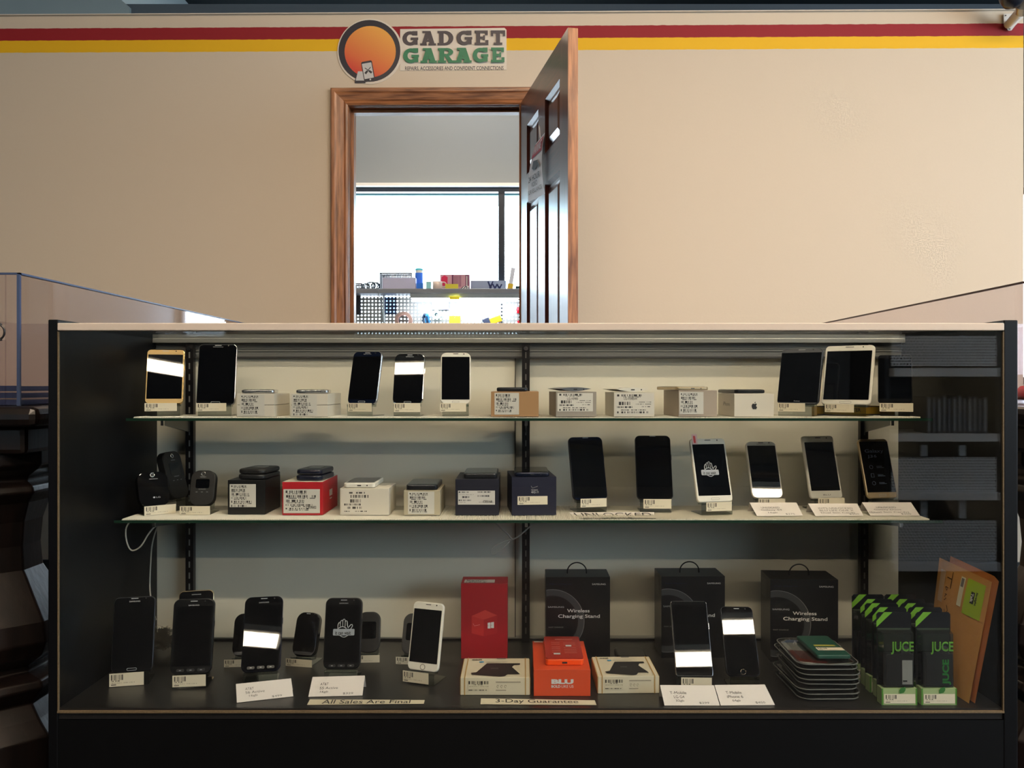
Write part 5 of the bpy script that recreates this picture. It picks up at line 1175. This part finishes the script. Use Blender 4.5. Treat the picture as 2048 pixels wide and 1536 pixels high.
# ---------------------------------------------------------------- hanging card packs, two columns of five
M_hc = mat('hang_card_black', (15, 17, 22), .22); M_gr = mat('leaf_green', (104, 160, 44), .4); M_lg = mat('pale_green_card', (150, 170, 120), .45); M_jg = mat('juice_green', (72, 130, 48), .35)
M_jcard = mat('dark_green_card', (40, 56, 38), .4); M_dev = mat('power_bank_black', (18, 18, 20), .35)
wJ, hJ = .0655, .166
def juce(x, y, label, sil):
    M = Matrix.Translation((x, y, S3 + .0006)) @ Matrix.Rotation(-R(.8), 4, 'X')
    t = thing('power_bank_pack', label, 'package', M, 'green and black power bank packs')
    q = MB(); o_ = [(-wJ / 2, 0), (wJ / 2, 0), (wJ / 2, hJ - .004), (wJ / 2 - .004, hJ), (-wJ / 2 + .004, hJ), (-wJ / 2, hJ - .004)]
    q.loft([[(a, .0226, b_) for a, b_ in o_], [(a, .022, b_) for a, b_ in o_]], M_hc)
    f = lambda u, v: Vector(((u - .5) * wJ, .0216, v * hJ))
    q.poly(f, [(0, .83), (0, .90), (.22, 1.0), (.46, 1.0)], M_gr)
    q.rect(f, .03, .56, .97, .82, M_jcard)
    q.build('card', t)
    q = MB(); q.box(-wJ / 2, wJ / 2, 0, .0215, 0, .0305, M_lg)
    g = lambda u, v: Vector(((u - .5) * wJ, -.0003, v * hJ)); q.rect(g, 0, 0, .04, .185, M_jg); q.rect(g, .96, 0, 1, .185, M_jg)
    q.build('green_base', t)
    q = MB(); r_ = lambda e, y_: [(a * (wJ * .47 - e), y_, .032 + .102 * b_ + (-e if b_ else 0)) for a, b_ in ((-1, 0), (1, 0), (1, 1), (-1, 1))]
    q.loft([r_(0, .0214), r_(.003, .002)], M_blis); q.build('bubble', t)
    dv = MB(); dv.box(-.022, .028, .004, .020, .033, .093, M_dev); dv.box(.006, .022, .006, .018, .093, .104, mat('grey_cap', (70, 72, 74), .3))
    dv.build('power_bank', t, bevel=.0015)
    h_ = lambda u, v: Vector((-.030 + .060 * u, .0012, .032 + .102 * v))
    MB().text(h_, 'JUCE', .26, .60, .96, .83, M_gr, .02).text(lambda u, v: h_(u, v) - Vector((0, .0003, 0)), 'JUCE', .28, .615, .94, .815, M_jg, -.004).build('lettering', t)
    e_ = lambda u, v: Vector((.006 + .020 * u, .0034, .036 + .048 * v))
    q = MB()
    if sil: q.rect(e_, .05, .02, 1, .95, mat('silver_print', (200, 198, 196))).rect(lambda u, v: e_(u, v) - Vector((0, .0003, 0)), .1, .12, .5, .18, M_ink)
    else: q.text(e_, 'JUCE', .1, .0, .9, .98, mat('bright_green_print', (40, 160, 60), .4), .04, rot=True)
    q.build('device_print', t)
    return t, (lambda u, v: Vector(((u - .5) * wJ, 0.0, v * hJ)))
for c_, (x0s, side_) in enumerate((((.6995, .7065, .704, .708, .706), 'left'), ((.773, .775, .774, .772, .772), 'right'))):
    for k, (xx, yy) in enumerate(zip(x0s, (1.573, 1.608, 1.638, 1.670, 1.708))):
        t, f = juce(xx, yy, 'green and black power bank pack, %s in the %s column' % (('front one', 'second from the front', 'middle one', 'fourth from the front', 'rearmost')[k], side_), c_ == 0)
        MB().rect(lambda u, v: f(u, v) - Vector((0, .0009, 0)), .06, .02, .94, .125, M_tag).build('price_tag', t)
        MB().poly(lambda u, v: f(u, v) - Vector((0, .0011, 0)), [(.50, .13), (.49, .165), (.53, .19), (.66, .205), (.67, .17), (.62, .14)], mat('leaf_dark', (46, 110, 44), .5)).build('leaf_emblem', t)
# ---------------------------------------------------------------- padded envelopes
M_kraft = mat('kraft_envelope', (182, 132, 74), .55, noise=.1, nscale=30, bump=.35, bscale=120)
M_kraft2 = mat('kraft_envelope_side', (176, 106, 52), .55, noise=.1, nscale=30, bump=.35, bscale=120)
def env(label, tl, tr, br, bl, th, mt, deco):
    q = MB(); f = bil(bl, br, tr, tl); n_ = (Vector(br) - Vector(bl)).cross(Vector(tl) - Vector(bl)).normalized()
    N = 8; rings = []
    def fr_(u, v): return f(u, v) + n_ * th * .5 * (math.sin(math.pi * u) * math.sin(math.pi * min(v * 1.0, .97)) ** .6)
    def bk_(u, v): return f(u, v) - n_ * th * .4 * (math.sin(math.pi * u) * math.sin(math.pi * min(v, .97)) ** .6)
    for i in range(N):
        for j in range(N):
            a0, a1, b0, b1 = i / N, (i + 1) / N, j / N, (j + 1) / N
            q.add([fr_(a0, b0), fr_(a1, b0), fr_(a1, b1), fr_(a0, b1)], [(0, 1, 2, 3)], mt, None, True)
            q.add([bk_(a0, b0), bk_(a1, b0), bk_(a1, b1), bk_(a0, b1)], [(3, 2, 1, 0)], mt, None, True)
    t = thing('padded_envelope', label, 'envelope', Matrix.Translation(Vector(bl)), 'padded kraft envelopes')
    q.v = [tuple(Vector(v) - Vector(bl)) for v in q.v]; q.build('body', t)
    if deco:
        g = lambda u, v, o=.001: fr_(u, v) + n_ * o - Vector(bl)
        def patch(nm, u0, v0, u1, v1, m_, o=.001):
            p = MB(); K = 4
            for i in range(K):
                for j in range(K):
                    a0 = u0 + (u1 - u0) * i / K; a1 = u0 + (u1 - u0) * (i + 1) / K; b0 = v0 + (v1 - v0) * j / K; b1 = v0 + (v1 - v0) * (j + 1) / K
                    p.add([g(a0, b0, o), g(a1, b0, o), g(a1, b1, o), g(a0, b1, o)], [(0, 1, 2, 3)], m_)
            return p.build(nm, t)
        patch('clear_strip_label', .08, .66, .19, .92, mat('pale_strip', (180, 150, 120), .4)); patch('white_label', .50, .70, .58, .94, mat('white_label_paper', (200, 196, 170), .5)); patch('green_label', .62, .66, .93, .95, mat('lime_label', (150, 176, 46), .5))
        p = MB(); h2 = lambda u, v: g(u, v, .002)
        p.text(h2, 'Straight', .80, .76, .84, .87, M_ink, .03, rot='cw'); p.rect(h2, .73, .765, .79, .86, M_ink); p.text(lambda u, v: g(u, v, .003), 'Talk', .74, .775, .78, .85, M_whiteink, .03, rot='cw'); p.rect(h2, .52, .86, .57, .93, M_grayink)
        for path in ([(.34, .94), (.34, .80)], [(.34, .88), (.24, .88)], [(.24, .80), (.30, .80), (.27, .775), (.24, .80)], [(.25, .74), (.29, .745), (.25, .72), (.29, .71), (.25, .69)], [(.32, .66), (.36, .62), (.31, .59), (.28, .62)]):
            p.ribbon(h2, path, .012, mat('brown_ink', (60, 34, 20), .6), 1.5)
        p.build('handwriting', t)
env('kraft padded envelope with a green label leaning on the right side panel', P(1879, 1115, 1.74), P(1984, 1164, 1.588), P(1938, 1407, 1.580), P(1851, 1352, 1.735), .012, M_kraft, True)
env('kraft padded envelope behind the labelled one, against the right side panel', P(1901, 1112, 1.735), P(1999, 1157, 1.572), P(1950, 1407, 1.577), P(1868, 1352, 1.74), .006, M_kraft2, False)
# ---------------------------------------------------------------- loose cords
M_cord = mat('white_cord', (196, 192, 180), .5)
def cord(label, pts, r=.0016, name='cord'):
    q = MB(); q.tube(pts, r, M_cord, 7); tag(q.build(name, base=True), label, 'cord')
cord('white cord looping below the left end of the middle shelf', [P(262, 1040, 1.80), P(252, 1058, 1.80), P(254, 1085, 1.80), P(264, 1101, 1.80), P(282, 1092, 1.80), P(297, 1068, 1.80), P(312, 1052, 1.81), P(336, 1043, 1.83)])
cord('pale cord hanging down the back left corner of the case', [P(316, 1050, 1.94), P(305, 1085, 1.94), P(301, 1130, 1.94), P(300, 1180, 1.93), P(306, 1215, 1.92), P(312, 1240, 1.92)])
cord('thin white cord tied in a loop below the centre of the middle shelf', [P(988, 1043, 1.86), P(1003, 1058, 1.86), P(1015, 1068, 1.86), P(1026, 1078, 1.86), P(1045, 1066, 1.86), P(1064, 1050, 1.86), P(1084, 1043, 1.86)])
cord('fine loop of string hanging from the centre cord', [P(1026, 1078, 1.86), P(1004, 1085, 1.86), P(985, 1096, 1.86), P(982, 1106, 1.86), P(989, 1110, 1.86), P(1004, 1098, 1.86), P(1019, 1083, 1.86)], .0008)
random.seed(11)
q = MB(); cc = P(322, 1275, 1.88); mp_ = mat('clear_crumpled_film', (96, 94, 88), .15, alpha=.5)
pts = []
for k in range(60):
    p = [cc + Vector((random.uniform(-.03, .03), random.uniform(-.02, .02), random.uniform(-.03, .026))) for _ in range(3)]
    q.add(p, [(0, 1, 2)], mp_)
tag(q.build('plastic_wrap', base=True), 'crumpled clear plastic wrap behind the leftmost phones on the deck', 'wrap')
# ================================================================= SIDE TABLES AND ACRYLIC CASES
M_tbl = wood('dark_table_wood', (14, 10, 10), (30, 21, 19), .35, .3, 'Z', .6, .6)
def table(name_label, xe, sgn, y0, y1):
    """xe: edge next to the showcase; sgn -1 extends to the left"""
    t = thing('table', name_label, 'table', Matrix.Translation((xe + sgn * .6, (y0 + y1) / 2, 0)), 'dark carved tables')
    def bx_(m, a, b_, *r):
        x0, x1 = sorted((xe + sgn * a, xe + sgn * b_)); return m.box(x0, x1, *r, M_tbl)
    def fin(m, n, bev=.006):
        O = Matrix.Translation((-(xe + sgn * .6), -(y0 + y1) / 2, 0)); m.v = [tuple(O @ Vector(v)) for v in m.v]; m.build(n, t, bevel=bev)
    m = MB(); bx_(m, 0, 1.25, y0, y1, .772, .810); fin(m, 'tabletop', .014)
    m = MB(); bx_(m, .05, 1.2, y0 + .05, y1 - .05, .715, .773); fin(m, 'apron', .01)
    for yy in (y0 + .17, y1 - .2):
        m = MB(); xc = xe + sgn * .19
        pr = [(.135, .72), (.135, .690), (.125, .680), (.100, .664), (.098, .655), (.112, .645), (.116, .632), (.100, .61), (.088, .57), (.084, .52), (.088, .47), (.115, .42), (.142, .37), (.148, .33), (.135, .30), (.10, .275), (.10, .262), (.135, .25), (.14, .235), (.11, .20), (.13, .17), (.155, .14), (.155, .0)][::-1]
        Mx = Matrix.Translation((xc, yy, 0)) @ Matrix.Rotation(R(22.5), 4, 'Z')
        m.loft([[(r * 1.08 * math.cos(math.pi * i / 4), r * 1.08 * math.sin(math.pi * i / 4), z) for i in range(8)] for r, z in pr], M_tbl, Mx)
        fin(m, 'leg', .003)
table('dark carved wooden table left of the showcase', -.925, -1, 1.62, 3.2)
table('dark carved wooden table right of the showcase', .955, 1, 1.60, 3.2)
M_acs = clear('smoky_acrylic', (247, 244, 247), 1.49, .0, 1.2)
def acase(label, x0, x1, y0, y1, z0, z1, edge, sgn):
    t = thing('acrylic_case', label, 'acrylic case', Matrix.Translation(((x0 + x1) / 2, (y0 + y1) / 2, z0)), 'clear acrylic cases')
    hx, hy, h = (x1 - x0) / 2, (y1 - y0) / 2, z1 - z0; k = .005
    MB().box(-hx, -hx + k, -hy + k, hy - k, 0, h, M_acs).build('side_pane', t); MB().box(hx - k, hx, -hy + k, hy - k, 0, h, M_acs).build('side_pane', t)
    MB().box(-hx, hx, hy - k, hy, 0, h, M_acs).build('back_pane', t)
    if sgn < 0:
        q = MB(); za, zb = h * .50, h * .62; xe_ = hx - .03
        q.box(-hx, xe_ - .15, -hy, -hy + k, 0, h, M_acs); q.box(xe_, hx, -hy, -hy + k, 0, h, M_acs); q.box(xe_ - .15, xe_, -hy, -hy + k, 0, za, M_acs); q.box(xe_ - .15, xe_, -hy, -hy + k, zb, h, M_acs)
        q.build('front_pane', t)
        q = MB(); path = [(x, -hy - .001, y) for x, y in rrect(.15, .031, .0155, 5, xe_ - .075, (za + zb) / 2)]; q.tube(path + path[:1], .0022, mat('dark_slot_edge', (30, 30, 34), .3), 6); q.build('hand_slot', t)
    else: MB().box(-hx, hx, -hy, -hy + k, 0, h, M_acs).build('front_pane', t)
    q = MB(); e = .003; s_ = 1 if sgn < 0 else -1
    q.box(*sorted((s_ * hx, s_ * (hx - .006))), -hy, hy, h - .001, h + .003, edge); q.box(-hx, hx, -hy, -hy + .005, h - .001, h + .003, edge)
    q.box(*sorted((s_ * hx, s_ * (hx - .006))), -hy - .001, -hy + .004, 0, h, edge)
    q.build('edge_strip', t)
    return t
acase('clear acrylic case on the left table', -1.80, -.99, 1.678, 3.05, .8108, 1.071, mat('blue_tinted_edge', (52, 66, 100), .3), -1)
acase('clear acrylic case on the right table', 1.074, 1.9, 1.72, 3.05, .8108, 1.071, mat('brown_edge', (70, 48, 48), .3), 1)
for k in range(3):
    q = MB(); z = .8115 + .014 * k
    q.box(-1.75 + .02 * k, -1.02, 1.72, 2.4 - .05 * k, z, z + .010, clear('tray_plastic', (150, 170, 205), 1.5, .05, 1.4)); q.box(-1.75 + .02 * k, -1.02, 1.717, 1.72, z, z + .011, mat('blue_tinted_edge', (70, 92, 140)))
    tag(q.build('plastic_tray', base=True), 'clear blue tinted tray stacked inside the left acrylic case, ' + ('bottom', 'middle', 'top')[k], 'tray', 'stacked clear trays')
random.seed(3)
q = MB(); cc = Vector((1.27, 1.92, .81))
q.loft([[(cc.x + (r + random.uniform(-.012, .012)) * 1.6 * math.cos(a * math.pi / 8), cc.y + (r) * math.sin(a * math.pi / 8) * 1.2, z + random.uniform(-.004, .004)) for a in range(16)] for r, z in ((.09, .8165), (.10, .826), (.08, .846), (.03, .856))], mat('pink_plastic_bag', (205, 82, 96), .25, bump=.5, bscale=60), sm=True)
tag(q.build('plastic_bag', base=True), 'crumpled pink plastic bag inside the right acrylic case', 'bag')
# ================================================================= SHELVING BESIDE THE VIEWER (seen mirrored in the glass)
M_gon = mat('blue_grey_steel', (228, 234, 240), .5)
M_perf = mat('perforated_steel', (228, 234, 240), .5)
B = NB(M_perf); nt = M_perf.node_tree; tc = nt.nodes.new('ShaderNodeTexCoord'); x_, y_, z_ = B.sep(tc.outputs['Object'])
rr_ = B.op('FLOOR', B.op('DIVIDE', z_, .0125)); sh = B.op('MULTIPLY', B.op('MODULO', rr_, 2.0), .5)
fx = B.op('SUBTRACT', B.op('FRACT', B.op('ADD', B.op('DIVIDE', x_, .0145), B.op('ABSOLUTE', sh))), .5); fz = B.op('SUBTRACT', B.op('FRACT', B.op('DIVIDE', z_, .0125)), .5)
hole = B.op('LESS_THAN', B.op('ADD', B.op('MULTIPLY', fx, fx), B.op('MULTIPLY', fz, fz)), .085)
nt.links.new(B.mix(hole, L3((228, 234, 240)), L3((20, 22, 26))), nt.nodes['Principled BSDF'].inputs['Base Color'])
GY = -.57; GX0, GX1 = 1.62, 2.09
def vz_(py, Dv=3.70): return CZ + (VY - py) / F * Dv
g = thing('shelving_unit', 'blue grey shelving with perforated bins, seen mirrored at the right of the showcase glass', 'shelving', Matrix.Translation(((GX0 + GX1) / 2, GY - .2, 0)))
GO = Matrix.Translation((-(GX0 + GX1) / 2, -(GY - .2), 0))
def gp(m, n, M_=None):
    m.v = [tuple(GO @ Vector(v)) for v in m.v]; return m.build(n, g)
gp(MB().box(GX0 - .02, GX1 + .02, GY - .45, GY - .42, 0, 1.35, M_black), 'back_panel')
for x in (GX0 - .02, GX1): gp(MB().box(x, x + .02, GY - .45, GY - .05, 0, 1.35, M_black), 'upright')
for p in ((736, 753), (868, 883), (986, 1000), (1127, 1142)):
    gp(MB().box(GX0, GX1, GY - .42, GY, vz_(p[1]), vz_(p[0]), M_gon), 'shelf')
for p in ((672, 732), (914, 984), (1040, 1122)):
    a, b_ = vz_(p[1], 3.74), vz_(p[0], 3.74); gp(MB().box(GX0 + .005, GX1 - .005, GY - .045, GY - .04, a, b_, M_perf), 'perforated_panel')
for x in (1.76, 1.93):
    gp(MB().box(x, x + .03, GY - .06, GY - .055, vz_(670), 1.0, M_gon).box(x, x + .03, GY - .06, GY - .055, vz_(914), vz_(892), M_gon).box(x, x + .03, GY - .06, GY - .055, vz_(1040), vz_(1003), M_gon), 'strap')
zb = vz_(868)
random.seed(9)
for k in range(12):
    x = 1.80 + .0225 * k; h_ = .165 + random.uniform(-.012, .004)
    t = thing('dvd_case', 'dark disc case standing on the mirrored shelving, ' + ('first', 'second', 'third', 'fourth', 'fifth', 'sixth', 'seventh', 'eighth', 'ninth', 'tenth', 'eleventh', 'twelfth')[k] + ' of the row', 'disc case', Matrix.Translation((x, GY - .06, zb + .0005)), 'disc cases on the shelving')
    MB().box(-.0075, .0075, -.13, 0, 0, h_, mat('disc_case_plastic', (70, 76, 88), .25)).box(-.006, .006, 0, .0006, .01, h_ - .01, mat('spine_%d' % (k % 3), [(120, 128, 140), (90, 96, 112), (150, 156, 164)][k % 3], .4)).build('case', t)
